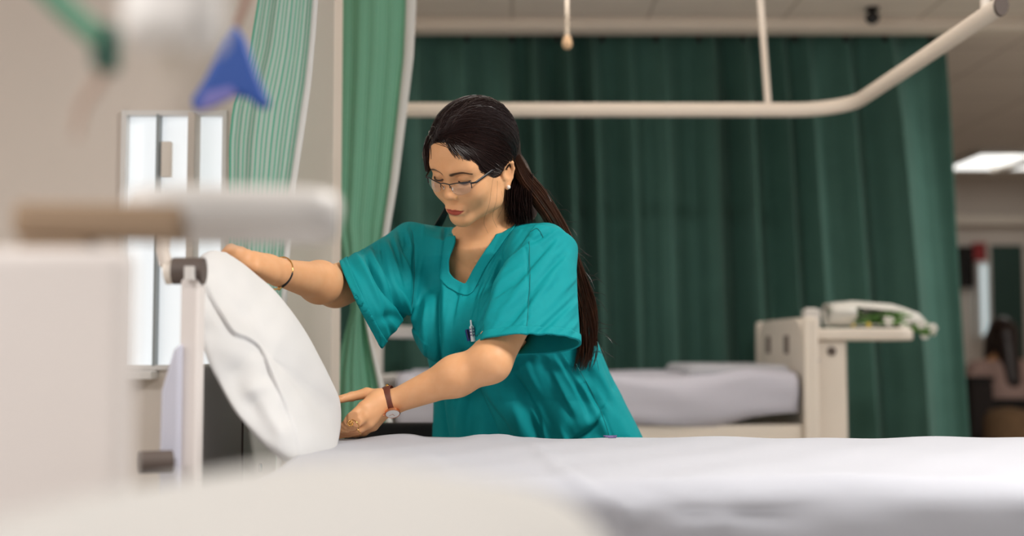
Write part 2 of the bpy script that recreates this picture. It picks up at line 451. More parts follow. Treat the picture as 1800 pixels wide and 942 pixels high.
# ceiling tiles: a grid of joints in the material
def tile_mat():
    m = M['ceiling']; nt = m.node_tree; b = nt.nodes['Principled BSDF']
    src = b.inputs['Base Color'].links[0].from_socket
    tc = nt.nodes.new('ShaderNodeTexCoord'); bk = nt.nodes.new('ShaderNodeTexBrick')
    bk.offset = 0; bk.inputs['Scale'].default_value = 1.0; bk.inputs['Brick Width'].default_value = .6; bk.inputs['Row Height'].default_value = .6
    bk.inputs['Mortar Size'].default_value = .008; bk.inputs['Color1'].default_value = (1, 1, 1, 1); bk.inputs['Color2'].default_value = (.96, .96, .96, 1); bk.inputs['Mortar'].default_value = (.72, .7, .68, 1)
    nt.links.new(tc.outputs['Object'], bk.inputs['Vector'])
    mx = nt.nodes.new('ShaderNodeMix'); mx.data_type = 'RGBA'; mx.blend_type = 'MULTIPLY'; mx.inputs[0].default_value = 1
    nt.links.new(src, mx.inputs[6]); nt.links.new(bk.outputs[0], mx.inputs[7]); nt.links.new(mx.outputs[2], b.inputs['Base Color'])
tile_mat()
slab('ceiling', (-2.6, -1.5, CEIL), (5.2, 11, CEIL+.1), M['ceiling'])
slab('wall_back', (-2.6, 10.6, 0), (5.2, 10.75, CEIL), M['wall'])
slab('wall_right', (5.05, 5.6, 0), (5.2, 10.6, CEIL), M['wall'])
# left wall: opening for the daylight window at Y 0.2 .. 1.7
mb = MB(); X0, X1 = -2.5, -2.38
for lo, hi in (((X0, -1.5, 0), (X1, .1, CEIL)), ((X0, 1.7, 0), (X1, 10.6, CEIL)), ((X0, .1, 0), (X1, 1.7, .9)), ((X0, .1, 2.3), (X1, 1.7, CEIL))):
    lo, hi = np.array(lo), np.array(hi); mb.box((lo+hi)/2, hi-lo)
struct(mb.build('wall_left', M['wall'], smooth=False))
# wall end that faces the camera, with the window
NY = 3.1
wx0, wx1 = at(212, 400, NY)[0], at(397, 400, NY)[0]; wz0, wz1 = at(300, 650, NY)[2], at(300, 195, NY)[2]; nx1 = at(584, 400, NY)[0]
mb = MB()
for lo, hi in (((-2.38, NY, 0), (wx0, NY+.16, CEIL)), ((wx1, NY, 0), (nx1, NY+.16, CEIL)), ((wx0, NY, 0), (wx1, NY+.16, wz0)), ((wx0, NY, wz1), (wx1, NY+.16, CEIL))):
    lo, hi = np.array(lo), np.array(hi); mb.box((lo+hi)/2, hi-lo)
struct(mb.build('wall_front', M['wall'], smooth=False))
fy = NY-.006
xs_ = [at(p, 400, NY)[0] for p in (212, 276, 340, 397)]
wf = MB(); t = .012
for (a, b) in ((wx0, wx0+t), (wx1-.010, wx1)): wf.box(((a+b)/2, fy+.02, (wz0+wz1)/2), (b-a, .05, wz1-wz0))
for z in (wz0+t/2, wz1-t/2): wf.box(((wx0+wx1)/2, fy+.02, z), (wx1-wx0-.001, .048, t))
win = struct(wf.build('window_1', M['white'], smooth=False))
pn = MB(); pn.box(((wx0+wx1)/2, fy+.03, (wz0+wz1)/2), (wx1-wx0-2*t, .006, wz1-wz0-2*t)); pn.build('pane', M['pane'], win, smooth=False)
b_ = MB(); b_.box((xs_[1], fy+.01, (wz0+wz1)/2), (.007, .03, wz1-wz0-.02)); b_.build('mullion', M['lead'], win, 'grey mullion', smooth=False)
b_ = MB(); b_.box((xs_[2]+.001, fy-.005, (wz0+wz1)/2), (.018, .06, wz1-wz0-.02)); b_.build('mullion', M['bumper'] if False else M['wall'], win, 'beige mullion', bevel=.002)
b_ = MB(); b_.box((at(292, 280, NY)[0], fy+.012, at(292, 280, NY)[2]), (.026, .02, .09)); b_.build('latch', M['cream'], win, 'cream latch block', bevel=.003)
sl = MB(); sl.box(((wx0+xs_[1])/2, NY-.015, wz0-.012), (xs_[1]-wx0+.02, .09, .022)); struct(sl.build('trim_1', M['white'], bevel=.004))
# ceiling beam that carries the big curtain
BY = 5.45
bz = at(900, 51, BY)[2]
slab('trim_2', (-2.38, BY, bz), (5.05, BY+.12, CEIL), M['beam'], bevel=.008)

# ------------------------------------------------------------------ curtains
def edge(pts, ys):
    pts = np.array(pts, float); return np.interp(ys, pts[:, 1], pts[:, 0])
def curtain(name, L, R, Y, y0, y1, nu, nv, fold, m, label, group=None, trim=None, trimlabel=None, u1=1.0):
    ys = np.linspace(y0, y1, nv); l = edge(L, ys); r = edge(R, ys)
    def sheet(ua, ub, n, off=0.0):
        us = np.linspace(ua, ub, n); P = np.empty((n, nv, 3))
        for j, y in enumerate(ys):
            v = (y-y0)/(y1-y0)
            for i, u in enumerate(us):
                p = at(l[j]+(r[j]-l[j])*u, y, Y); d = fold(u, v)
                P[i, j] = (p[0]+d[0], p[1]+d[1]-off, p[2])
        return P
    o = MB().grid(sheet(0, u1, nu)).build(name, m, None, solid=.003)
    tag(o, label, 'curtain', group)
    if trim is not None:
        MB().grid(sheet(u1-.004, 1.0, 10, .002)).build('edging', trim, o, trimlabel, solid=.004)
    return o
ph = RNG.uniform(0, 6.28, 8)
def fold_dark(u, v):
    w = u*16.5+.55*math.sin(5.1*u+ph[0])+.25*math.sin(17*u+ph[1])+.06*math.sin(3*v+9*u)
    a = .078+.03*math.sin(23*u+ph[2]); s = math.sin(2*math.pi*w)
    d = a*(s+.28*math.sin(4*math.pi*w+ph[3])+.18*math.sin(2*math.pi*w*.47+ph[4]))*(.55+.45*min(1, v*5))
    return (.012*math.sin(2*math.pi*w*.5+ph[5])+.3*d*math.cos(2*math.pi*w), d)
dc = curtain('ward_curtain', [(520, 46), (520, 980)], [(1652, 46), (1662, 150), (1675, 300), (1690, 500), (1700, 640), (1708, 770), (1712, 960)], 5.67, 46, 955, 520, 26, fold_dark,
     M['curtain'], 'large dark green pleated ward curtain hanging full height behind the nurse')
for p in (1155, 1230, 1310, 1400, 1490, 1560, 1640, 1060, 980, 900, 820):
    c = at(p, 50, 5.56); MB().box((c[0], 5.60, bz-.004), (.02, .02, .03)).build('hook', M['darkcloth'], dc, 'dark curtain hook', bevel=.003)
def fold_green(u, v):
    return (0, .012*math.sin(2*math.pi*(u*1.5+.3*v))+.004*math.sin(2*math.pi*u*6+1))
m_green = stripe_mat('green_striped_curtain', (120, 192, 158), (160, 212, 188), 26, .5, .8, .3)
m_pale = stripe_mat('pale_striped_curtain', (104, 200, 170), (208, 226, 218), 15, .30, .8, .3)
curtain('bay_curtain', [(560, 0), (566, 400), (600, 490), (618, 540), (604, 590), (588, 650), (575, 740), (560, 1000)],
        [(733, -60), (731, 20), (727, 100), (715, 200), (700, 320), (683, 420), (662, 480), (645, 530), (646, 560), (655, 600), (668, 650), (680, 700), (690, 740), (706, 1000)],
        3.45, -60, 1090, 70, 90, fold_green, m_green, 'mid green finely striped bay curtain gathered beside the wall end', None, M['trim'], 'white curtain edging', .90)
def fold_pale(u, v):
    return (0, .009*math.sin(2*math.pi*(u*1.6+.2*v)+.4)+.003*math.sin(2*math.pi*u*5))
curtain('window_curtain', [(466, -100), (453, 0), (438, 90), (408, 190), (402, 250), (402, 330), (402, 1090)],
        [(562, -100), (560, 0), (556, 60), (548, 150), (535, 240), (521, 330), (510, 450), (500, 620), (495, 860), (495, 1090)],
        2.92, -100, 1090, 60, 60, fold_pale, m_pale, 'pale mint and white striped curtain drawn beside the window', None, M['trim'], 'white curtain edging', .93)
# tracks for the two bay curtains
def track_thing(name, label, pts, r, m, rods, cat='curtain rail'):
    p0 = pts[0]; t = thing(name, label, cat, (p0[0], p0[1], p0[2]))
    MB().tube(pts, r, 12, flat=(.62, 1.0)).build('rail', m, t)
    for a, b in rods: MB().tube([a, b], .012, 10).build('rod', m, t)
    return t
RY = 4.48; rz = at(1000, 193, RY)[2]; rx = at(1487, 180, RY)[0]
xl = at(700, 193, RY)[0]; rad = .2
pts = [(xl, RY, rz), (0, RY, rz), (.6, RY, rz), (rx-rad, RY, rz)]
for a in np.linspace(0, math.pi/2, 9)[1:]: pts.append((rx-rad+rad*math.sin(a), RY-rad+rad*math.cos(a), rz))
pts += [(rx+.01, 3.8, rz), (rx+.02, 3.10, rz)]
rail = track_thing('curtain_rail', 'white L-shaped suspended curtain rail crossing in front of the dark green curtain', pts, .026, M['cream'],
    [((at(1350, 180, RY)[0], RY, rz+.02), (at(1350, 180, RY)[0]-.034, RY, CEIL)), ((xl+.008, RY, rz+.02), (xl+.008, RY, CEIL)), ((rx+.02, 3.2, rz+.02), (rx+.02, 3.2, CEIL))])
e = MB(); e.tube([(rx+.02, 3.101, rz), (rx+.02, 3.088, rz)], .028, 12, flat=(.62, 1)); e.build('end_cap', M['bumper'], [o for o in COL.objects if o.parent == rail][0], 'brownish end cap')
# pull cord
t = thing('pull_cord', 'cream ceiling pull cord with a pale orange knob', 'pull cord', (at(997, 75, 4.0)[0], 4.0, at(997, 75, 4.0)[2]))
kx, kz = at(997, 77, 4.0)[0], at(997, 77, 4.0)[2]
MB().tube([(kx-.002, 4.0, CEIL), (kx, 4.0, kz+.05), (kx, 4.0, kz+.01)], [.006, .006, .009], 8).build('cord', M['cord'], t)
MB().lathe((kx, 4.0, kz), [(.004, .03), (.011, .022), (.016, .005), (.016, -.006), (.010, -.016), (.002, -.019)], 16).build('knob', M['orange'], t)
MB().lathe((kx-.002, 4.0, CEIL), [(.035, 0), (.035, -.012), (.012, -.03)], 20).build('ceiling_rose', M['cord'], t)
# dark ceiling sensor
c = at(1533, 12, 5.28); t = thing('ceiling_sensor', 'small black dome sensor hanging under the ceiling', 'sensor', (c[0], c[1], CEIL))
MB().lathe((c[0], c[1], CEIL), [(.03, 0), (.03, -.012), (.012, -.014), (.012, -.02)], 20).build('mount', M['screen'], t)
MB().lathe((c[0], c[1], CEIL-.018), [(.012, 0), (.028, -.012), (.032, -.026), (.024, -.044), (.004, -.054)], 20).build('dome', M['screen'], t)

# ------------------------------------------------------------------ far end of the ward (right edge)
def far_light(name, x0, x1, y0, y1, label):
    t = thing(name, label, 'ceiling light', ((x0+x1)/2, (y0+y1)/2, CEIL-.03))
    f = MB()
    for lo, hi in (((x0, y0), (x1, y0+.03)), ((x0, y1-.03), (x1, y1)), ((x0, y0+.03), (x0+.03, y1-.03)), ((x1-.03, y0+.03), (x1, y1-.03))):
        f.box(((lo[0]+hi[0])/2, (lo[1]+hi[1])/2, CEIL-.02), (hi[0]-lo[0], hi[1]-lo[1], .04))
    f.build('frame', M['white'], t)
    MB().box(((x0+x1)/2, (y0+y1)/2, CEIL-.025), (x1-x0-.06, y1-y0-.06, .02)).build('diffuser', M['panel_light'], t)
far_light('ceiling_light', 3.42, 4.6, 9.1, 9.95, 'lit rectangular ceiling panel at the far end of the ward')
pt = [at(1745, 300, 9.6), at(1812, 282, 8.9)]
t = thing('ceiling_track', 'pale curtain track under the far ceiling light', 'curtain rail', tuple(pt[0]))
MB().tube(pt, .025, 8).build('rail', M['cream'], t); MB().tube([pt[0], (pt[0][0], pt[0][1], CEIL)], .012, 8).build('rod', M['cream'], t); MB().tube([pt[1], (pt[1][0], pt[1][1], CEIL)], .012, 8).build('rod', M['cream'], t)
z0, z1 = at(1750, 396, 10.55)[2], at(1750, 379, 10.55)[2]
slab('trim_3', (2.6, 10.5, z0), (5.05, 10.6, z1), M['beam'], bevel=.01)
def flat_on_wall(name, label, cat, p0, p1, m, th=.04, Y=10.6, frame=None):
    a, b = at(p0[0], p1[1], Y-th), at(p1[0], p0[1], Y-th)
    t = thing(name, label, cat, ((a[0]+b[0])/2, Y-th/2, min(a[2], b[2])))
    MB().box(((a[0]+b[0])/2, Y-th/2, (a[2]+b[2])/2), (b[0]-a[0], th, b[2]-a[2])).build('panel', m, t, bevel=.006)
    if frame:
        w = .03; f = MB(); y = Y-th/2-.004
        for cx, cz, sx, sz in (((a[0]+b[0])/2, b[2], b[0]-a[0]+w, w), ((a[0]+b[0])/2, a[2], b[0]-a[0]+w, w), (a[0], (a[2]+b[2])/2, w, b[2]-a[2]-w), (b[0], (a[2]+b[2])/2, w, b[2]-a[2]-w)):
            f.box((cx, y, cz), (sx, th+.01, sz))
        f.build('frame', frame, t, bevel=.004)
    return t
flat_on_wall('wall_screen', 'small black screen on the far wall beside the curtain edge', 'screen', (1688, 436), (1708, 502), M['screen'], .05, 10.6, M['darkcloth'])
flat_on_wall('notice_board', 'dark red notice board on the far wall', 'notice board', (1714, 430), (1732, 497), M['red'], .03, 10.6, M['red'])
flat_on_wall('glazed_strip', 'tall narrow bright glazed strip on the far wall', 'glazed strip', (1722, 462), (1738, 592), M['strip'], .06, 10.55, M['white'])
d3 = flat_on_wall('hinged_door', 'dark green door at the far end of the ward', 'door', (1746, 428), (1800, 800), M['door'], .05, 10.6, M['wall'])
# ------------------------------------------------------------------ far bed
FB = (1.06, 4.55, 5.41)         # headboard x, near Y, far Y
t = thing('hospital_bed', 'empty cream hospital bed with white mattress in front of the dark green curtain', 'bed', (.3, 5.0, 0))
hx, yn, yf = FB
ztop = at(1400, 557, yn)[2]; zb = .45
def rounded(yn, yf, z0, z1, r, n=8):
    out = [(yn, z0), (yf, z0)]
    for a in np.linspace(0, math.pi/2, n): out.append((yf-r+r*math.cos(a), z1-r+r*math.sin(a)))
    for a in np.linspace(math.pi/2, math.pi, n): out.append((yn+r+r*math.cos(a), z1-r+r*math.sin(a)))
    return out
poly = [(hx, y, z) for y, z in rounded(yn+.02, yf, zb, ztop, .12)]
hb = MB().prism(poly, (0, 0, 0), (.035, 0, 0)).build('headboard', M['cream'], t, bevel=.008)
for yy in (yn+.28, yn+.62):
    MB().box((hx-.003, yy, ztop-.1), (.01, .05, .07)).build('grip_slot', M['bumper'], hb, 'brown grip slot', bevel=.003)
MB().box((hx+.02, yn-.01, (ztop-.05+.18)/2+.05), (.05, .05, ztop-.05-.18)).build('post', M['cream'], t, bevel=.012)
MB().box((hx+.02, yf, (ztop-.05+.18)/2+.05), (.05, .05, ztop-.05-.18)).build('post', M['cream'], t, bevel=.012)
fx = -.5
# foot end: a frame with an opening
zf1, zf2 = at(700, 573, 4.9)[2], at(700, 594, 4.9)[2]; zf3, zf4 = at(700, 656, 4.9)[2], at(700, 684, 4.9)[2]
fa, fb = at(660, 600, 4.6), at(770, 600, 5.4)
dv = np.array([fb[0]-fa[0], fb[1]-fa[1], 0]); Lf = np.linalg.norm(dv); dv /= Lf; Rz = np.stack([dv, [-dv[1], dv[0], 0], [0, 0, 1]], 1)
fm = MB(); mid = (fa+fb)/2
fm.box((mid[0], mid[1], (zf1+zf2)/2), (Lf, .04, abs(zf1-zf2)), Rz); fm.box((mid[0], mid[1], (zf3+.5)/2), (Lf, .04, abs(zf3-.5)), Rz)
fm.box((fa[0], fa[1], (zf1+.2)/2), (.06, .045, zf1-.2), Rz); fm.box((fb[0], fb[1], (zf1+.2)/2), (.06, .045, zf1-.2), Rz)
fm.build('footboard', M['white'], t, bevel=.012)
zm = at(1200, 664, yn+.05)[2]
mt = MB(); N = 60; P = np.empty((N, 26, 3)); prof = [(yn+.03, zm-.16), (yn+.02, zm-.1), (yn+.02, zm-.03), (yn+.05, zm)]+[(yn+.05+(yf-yn-.1)*k/12, zm+.004) for k in range(1, 13)]+[(yf-.02, zm-.03)]
prof = spline([(0, a, b) for a, b in prof], 26)
for i in range(N):
    u = i/(N-1); x = -.42+(hx-.02+.42)*u
    for j in range(26):
        y, z = prof[j, 1], prof[j, 2]
        z += .006*math.sin(9*u+.6*j)+.02*(u > .8)*min(1, (u-.8)*12) + (.012*math.sin(14*u+j*.4) if j < 8 else 0)
        if j < 5: z -= .03*(1-u)*(1-j/5)
        P[i, j] = (x, y-(.008*math.sin(22*u+2*j) if j < 8 else 0), z)
mt.grid(P); mt.build('mattress', M['sheet2'], t, 'mattress under a rumpled lilac white sheet', solid=.01)
MB().box((hx-.22, (yn+yf)/2, zm+.012), (.38, yf-yn-.14, .07)).build('head_pad', M['sheet'], t, 'white folded pad', bevel=.03)
fr = MB(); fr.box(((-.42+hx)/2, yn+.06, zm-.215), (hx+.42, .05, .09)); fr.box(((-.42+hx)/2, yf-.06, zm-.215), (hx+.42, .05, .09)); fr.box(((-.42+hx)/2, (yn+yf)/2, zm-.19), (hx+.36, yf-yn-.2, .03))
fr.build('frame', M['cream'], t, bevel=.01)
for x in (-.3, .35, .85):
    MB().box((x, yn+.1, (zm-.25)/2), (.1, .08, zm-.26)).build('leg', M['cream'], t, bevel=.01)
    MB().box((x, yf-.1, (zm-.25)/2), (.1, .08, zm-.26)).build('leg', M['cream'], t, bevel=.01)
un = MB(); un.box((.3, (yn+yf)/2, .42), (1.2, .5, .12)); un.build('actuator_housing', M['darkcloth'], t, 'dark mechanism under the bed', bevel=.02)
# ------------------------------------------------------------------ far overbed table, box, bouquet
OY = 4.62
t = thing('overbed_table', 'cream overbed table with flowers on top at the head of the far bed', 'table', (at(1457, 700, OY)[0], OY, 0))
ca, cb = at(1427, 600, OY)[0], at(1489, 600, OY)[0]; zt0, zt1 = at(1500, 598, OY)[2], at(1500, 577, OY)[2]
MB().box(((ca+cb)/2, OY+.1, (zt0+.28)/2+.04), (cb-ca, .2, zt0-.36)).build('column', M['cream'], t, bevel=.012)
MB().lathe((at(1461, 617, OY)[0], OY-.001, at(1461, 617, OY)[2]), [(.016, 0), (.016, .008), (.004, .012)], 16, np.array([[1, 0, 0], [0, 0, -1], [0, 1, 0]])).build('knob', M['bumper'], t, 'brown knob')
for yy0, yy1 in ((590, 606), (618, 636)):
    a = at(1422, yy0, OY-.004); b = at(1440, yy1, OY-.004); pc = at(1425, (yy0+yy1)/2, OY-.004)
    MB().prism([(a[0], a[1], a[2]), (b[0], a[1], a[2]), (a[0]+.008, a[1], b[2])] if yy0 == 590 else [(a[0], a[1], a[2]), (b[0]-.01, a[1], a[2]), (b[0], a[1], b[2]), (a[0], a[1], b[2])], (0, 0, 0), (0, .006, 0)).build('sticker', M['navy'], t, 'navy blue sticker', smooth=False)
xa, xb = at(1420, 580, OY)[0], at(1612, 580, OY)[0]; poly = []
for x, y in ((xa, OY+.36), (xa, OY-.03)): poly.append((x, y, zt0))
for a in np.linspace(-math.pi/2, 0, 8): poly.append((xb-.09+.09*math.cos(a), OY+.06+.09*math.sin(a), zt0))
for a in np.linspace(0, math.pi/2, 8): poly.append((xb-.09+.09*math.cos(a), OY+.27+.09*math.sin(a), zt0))
MB().prism(poly, (0, 0, 0), (0, 0, zt1-zt0)).build('tabletop', M['cream'], t, bevel=.01)
MB().box(((ca+cb)/2+.15, OY+.1, .05), (cb-ca+.3, .36, .06)).build('base', M['cream'], t, bevel=.015)
MB().box(((ca+cb)/2+.004, OY+.1, .30), (cb-ca-.01, .18, .02)).build('collar', M['teal'], t, 'teal collar')
MB().box(((ca+cb)/2, OY+.1, .19), (cb-ca-.02, .17, .24)).build('lower_column', M['teal'], t, 'teal lower column', bevel=.005)
bx0, bx1 = at(1419, 560, OY)[0], at(1446, 560, OY)[0]; bzt = at(1430, 543, OY)[2]
t = thing('tissue_box', 'small white box standing upright on the overbed table', 'box', ((bx0+bx1)/2, OY+.06, zt1))
MB().box(((bx0+bx1)/2, OY+.06, (zt1+bzt)/2+.001), (bx1-bx0, .06, bzt-zt1-.002)).build('carton', M['white'], t, bevel=.004)
MB().box(((bx0+bx1)/2, OY+.06, bzt+.002), (bx1-bx0-.02, .03, .006)).build('slot', M['paper'], t, bevel=.001)
# bouquet lying on the table
fa, fb = at(1455, 560, OY+.08), at(1640, 580, OY+.08)
t = thing('flower_bouquet', 'bouquet of white flowers and green leaves wrapped in white paper on the overbed table', 'flowers', (fa[0]+.15, fa[1], zt1))
wr = MB(); N = 14; K = 24; P = np.empty((N, K, 3))
top = np.interp(np.linspace(0, 1, N), [0, .2, .6, .85, 1], [533, 530, 535, 552, 582]); bot = np.interp(np.linspace(0, 1, N), [0, .6, .85, 1], [573, 573, 574, 590])
for i in range(N):
    u = i/(N-1); px = 1452+190*u; a = at(px, top[i], OY+.08); b = at(px, bot[i], OY+.08); c = (a+b)/2; h = abs(a[2]-b[2])/2*1.0
    for j in range(K):
        an = 2*math.pi*j/(K-1)
        k = 1+.12*math.sin(3*an+5*u)+.08*math.sin(7*an+11*u)
        if -.2 < math.sin(an) < 1.0 and -.98 < -math.sin(an-1.9) and .25 < u < .62 and math.cos(an) > .2: k *= .9
        P[i, j] = (c[0], c[1]-math.cos(an)*h*1.7*k, c[2]+math.sin(an)*h*(.98 if math.sin(an) < 0 else k))
wr.grid(P)
# leave the near front open so that the leaves show
wr.f = [f for n_, f in enumerate(wr.f) if not (3 <= (n_//(K-1)) <= 8 and ((n_ % (K-1)) < 2 or (n_ % (K-1)) > K-6))]
wr.build('wrapping', M['paper'], t, solid=.002)
lf = MB(); fl = MB()
for i in range(60):
    u = RNG.uniform(.05, .98); px = 1458+180*u; yy = np.interp(u, [0, .6, 1], [555, 558, 586])+RNG.uniform(-12, 12)
    c = at(px, yy, OY+.08-RNG.uniform(-.03, .06)); an = RNG.uniform(-.6, .6); L = RNG.uniform(.04, .08); w = L*.3
    d = np.array([math.cos(an), -.2, math.sin(an)*.6]); s = np.array([-math.sin(an)*.5, -.5, .8])
    lf.add([c-d*L/2, c+s*w/2, c+d*L/2, c-s*w/2+np.array([0, .004, 0])], [(0, 1, 2, 3)])
lf.build('leaves', M['leaf'], t, 'green leaves', solid=.001)
for i in range(16):
    u = RNG.uniform(.55, 1.0); px = 1460+180*u; yy = np.interp(u, [0, .6, 1], [552, 556, 586])+RNG.uniform(-12, 10)
    c = at(px, yy, OY+.08-RNG.uniform(0, .06))
    for k in range(6):
        a = k*math.pi/3; fl.ball(c+.011*np.array([math.cos(a), 0, math.sin(a)]), (.008, .005, .008), 8, 5)
fl.build('blossoms', M['petal'], t, 'white blossoms')
for p_, r_ in (((1527, 571), .009), ((1500, 572), .006)): MB().ball(at(*p_, OY), r_, 8, 6).build('bud', M['yellow'], t, 'yellow bud')

# ================================================================== NURSE'S BED
BZ = .822; BYF, BYN = 2.45, 1.655; BX0, BX1 = -.33, 1.75
t = thing('hospital_bed', 'hospital bed that the nurse is making, with grey headboard and white posts', 'bed', (.6, 2.0, 0))
MB().box(((BX0+BX1)/2, (BYF+BYN)/2, BZ-.105), (BX1-BX0-.02, BYF-BYN-.02, .17)).build('mattress', M['sheet2'], t, bevel=.04)
fr = MB(); fr.box(((BX0+BX1)/2-.06, (BYF+BYN)/2, BZ-.225), (BX1-BX0+.2, BYF-BYN-.06, .05)); fr.box((.6, 2.02, .3), (1.5, .5, .1))
fr.build('frame', M['white'], t, bevel=.01)
for x in (-.25, 1.5):
    for y in (BYN+.1, BYF-.1):
        l = MB().tube([(x, y, BZ-.24), (x, y, .12)], .03, 14).build('leg', M['white'], t)
        MB().lathe((x, y-.015, .06), [(.02, 0), (.06, .004), (.06, .026), (.02, .03)], 20, np.array([[1, 0, 0], [0, 0, 1], [0, -1, 0.]])).build('wheel', M['black'], l, 'black castor')
HX = at(350, 640, 1.94)[0]-.006
zt = at(400, 640, 2.1)[2]
poly = [(HX-.03, y, z) for y, z in rounded(1.9, 2.62, .45, zt, .03)]
h = MB().prism(poly, (0, 0, 0), (.03, 0, 0)).build('headboard', M['grey'], t, 'dark grey headboard panel', bevel=.006)
yb_ = (-HX)*2200/(900-459); bp = at(459, 822, yb_)
MB().lathe((HX+.0, bp[1], bp[2]), [(.009, 0), (.009, .004), (.006, .006)], 14, np.array([[0, 0, 1], [0, 1, 0], [-1, 0, 0.]])).build('bolt', M['chrome'], h, 'steel bolt')
MB().box((HX+.001, (-HX)*2200/(900-428), .75), (.004, .004, .4)).build('seam', M['bumper'], h, 'panel seam')
# posts and bumpers at the near corner of the headboard
pa, pb = at(317, 600, 1.86), at(350, 600, 1.86); zt2 = at(330, 470, 1.86)[2]
MB().box(((pa[0]+pb[0])/2, 1.875, (zt2+.35)/2), (pb[0]-pa[0], .04, zt2-.35)).build('post', M['pinkwhite'], t, 'pinkish white upright post', bevel=.005)
pa, pb = at(278, 600, 1.84), at(316, 600, 1.84); zq = at(300, 615, 1.84)[2]
MB().prism([(pa[0], 1.84, .5), (pb[0]+.001, 1.84, .5), (pb[0]+.001, 1.84, zq+.01), (pa[0]+.022, 1.84, zq), (pa[0]+.005, 1.84, zq-.06)], (0, 0, 0), (0, .05, 0)).build('side_panel', M['sheet2'], t, 'lilac white side panel', bevel=.006)
pa, pb = at(296, 450, 1.84), at(350, 498, 1.84); cy = (pa[2]+pb[2])/2
bmp = MB().tube([(pa[0], 1.87, cy), (pb[0], 1.87, cy)], abs(pa[2]-pb[2])/2, 20).build('bumper', M['bumper'], t, 'dark brownish rubber bumper')
MB().tube([(pa[0]-.012, 1.87, cy-.004), (pa[0]+.002, 1.87, cy-.002)], .017, 16).build('bumper_end', M['cream'], bmp, 'cream bumper end')
MB().tube([at(290, 400, 1.88), at(286, 440, 1.875), at(292, 466, 1.87)], .01, 10).build('hook', M['wall'], bmp, 'beige hook')
MB().box(((pa[0]+pb[0])/2+.008, 1.85, cy-.005), (.012, .03, .02)).build('slot', M['white'], bmp, 'white slot')
pa, pb = at(238, 795, 1.78), at(276, 835, 1.78); cy = (pa[2]+pb[2])/2
b2 = MB().tube([(pa[0], 1.80, cy), (pb[0]+.01, 1.82, cy)], abs(pa[2]-pb[2])/2, 18).build('bumper', M['bumper'], t, 'lower dark rubber bumper')
# sheet spread over the mattress
NU, NV = 220, 60; P = np.empty((NU, NV, 3))
top_n = np.array([(BYF+.012, BZ-.20), (BYF+.012, BZ-.09), (BYF+.008, BZ-.02), (BYF-.015, BZ)])
prof = [(0, a, b) for a, b in top_n]+[(0, BYF-.015-(BYF-BYN-.045)*k/14, BZ+.001) for k in range(1, 15)]+[(0, BYN+.008, BZ-.004), (0, BYN-.012, BZ-.022), (0, BYN-.016, BZ-.06), (0, BYN-.018, BZ-.14), (0, BYN-.022, BZ-.24), (0, BYN-.022, BZ-.34)]
prof = spline(prof, NV)
for i in range(NU):
    u = i/(NU-1); x = BX0-.012+(BX1-BX0+.02)*u
    for j in range(NV): P[i, j] = (x, prof[j, 1], prof[j, 2])
P = P.reshape(-1, 3); pp = proj(P); dz = np.zeros(len(P))
def sheet_fold(pl, w, d, ridge=True):
    global dz
    q, fr_, sd = seg_dist(pp, pl); f_ = np.exp(-(q/w)**2)*np.sin(np.clip(fr_, .02, .98)*math.pi)**.5
    dz = dz+d*f_
on_top = P[:, 2] > BZ-.03
for pl, w, d in (([(935, 778), (945, 795), (985, 830), (1060, 880)], 9, .006), ([(950, 788), (1000, 784), (1080, 790)], 6, .003), ([(960, 800), (1010, 822), (1090, 838), (1180, 850)], 10, .004),
                 ([(640, 768), (690, 769), (740, 772)], 5, .007), ([(820, 773), (860, 768), (905, 773)], 7, .006), ([(700, 800), (760, 815), (800, 850)], 12, .004), ([(560, 800), (600, 812), (660, 806)], 10, .004),
                 ([(1090, 908), (1250, 925), (1450, 938), (1800, 945)], 8, .012), ([(1060, 880), (1110, 905), (1200, 920)], 7, .01), ([(1180, 845), (1300, 835), (1500, 850), (1800, 846)], 14, .005),
                 ([(1200, 870), (1300, 890), (1450, 900)], 16, -.006), ([(1120, 860), (1200, 890), (1260, 915)], 14, -.005)):
    sheet_fold(pl, w, d)
wob = .0016*np.sin(P[:, 0]*13+P[:, 1]*9)+.0012*np.sin(P[:, 0]*31-P[:, 1]*23+1)
P[:, 2] += np.where(on_top, dz+wob+.002, dz*.35); P[:, 1] -= np.where(on_top, 0, dz+wob*1.5)
m_ = MB(); m_.grid(P.reshape(NU, NV, 3)); so = m_.build('bed_sheet', M['sheet'], None, solid=.002)
tag(so, 'white cotton sheet spread over the bed in front of the nurse', 'bed sheet')
st = MB()
for (a, b) in (((1062, 774), (1086, 774.5)), ((1068, 777), (1082, 777.5)), ((1064, 775.5), (1078, 776))):
    A = at(a[0], a[1], 2.42); Bq = at(b[0], b[1], 2.42); A[2] = Bq[2] = BZ+.006; A[1] = 2.44-(a[1]-774)*.012; Bq[1] = A[1]+.002
    st.tube([A, Bq], .0014, 6)
st.build('laundry_mark', M['ink'], so, 'small purple ink laundry mark')
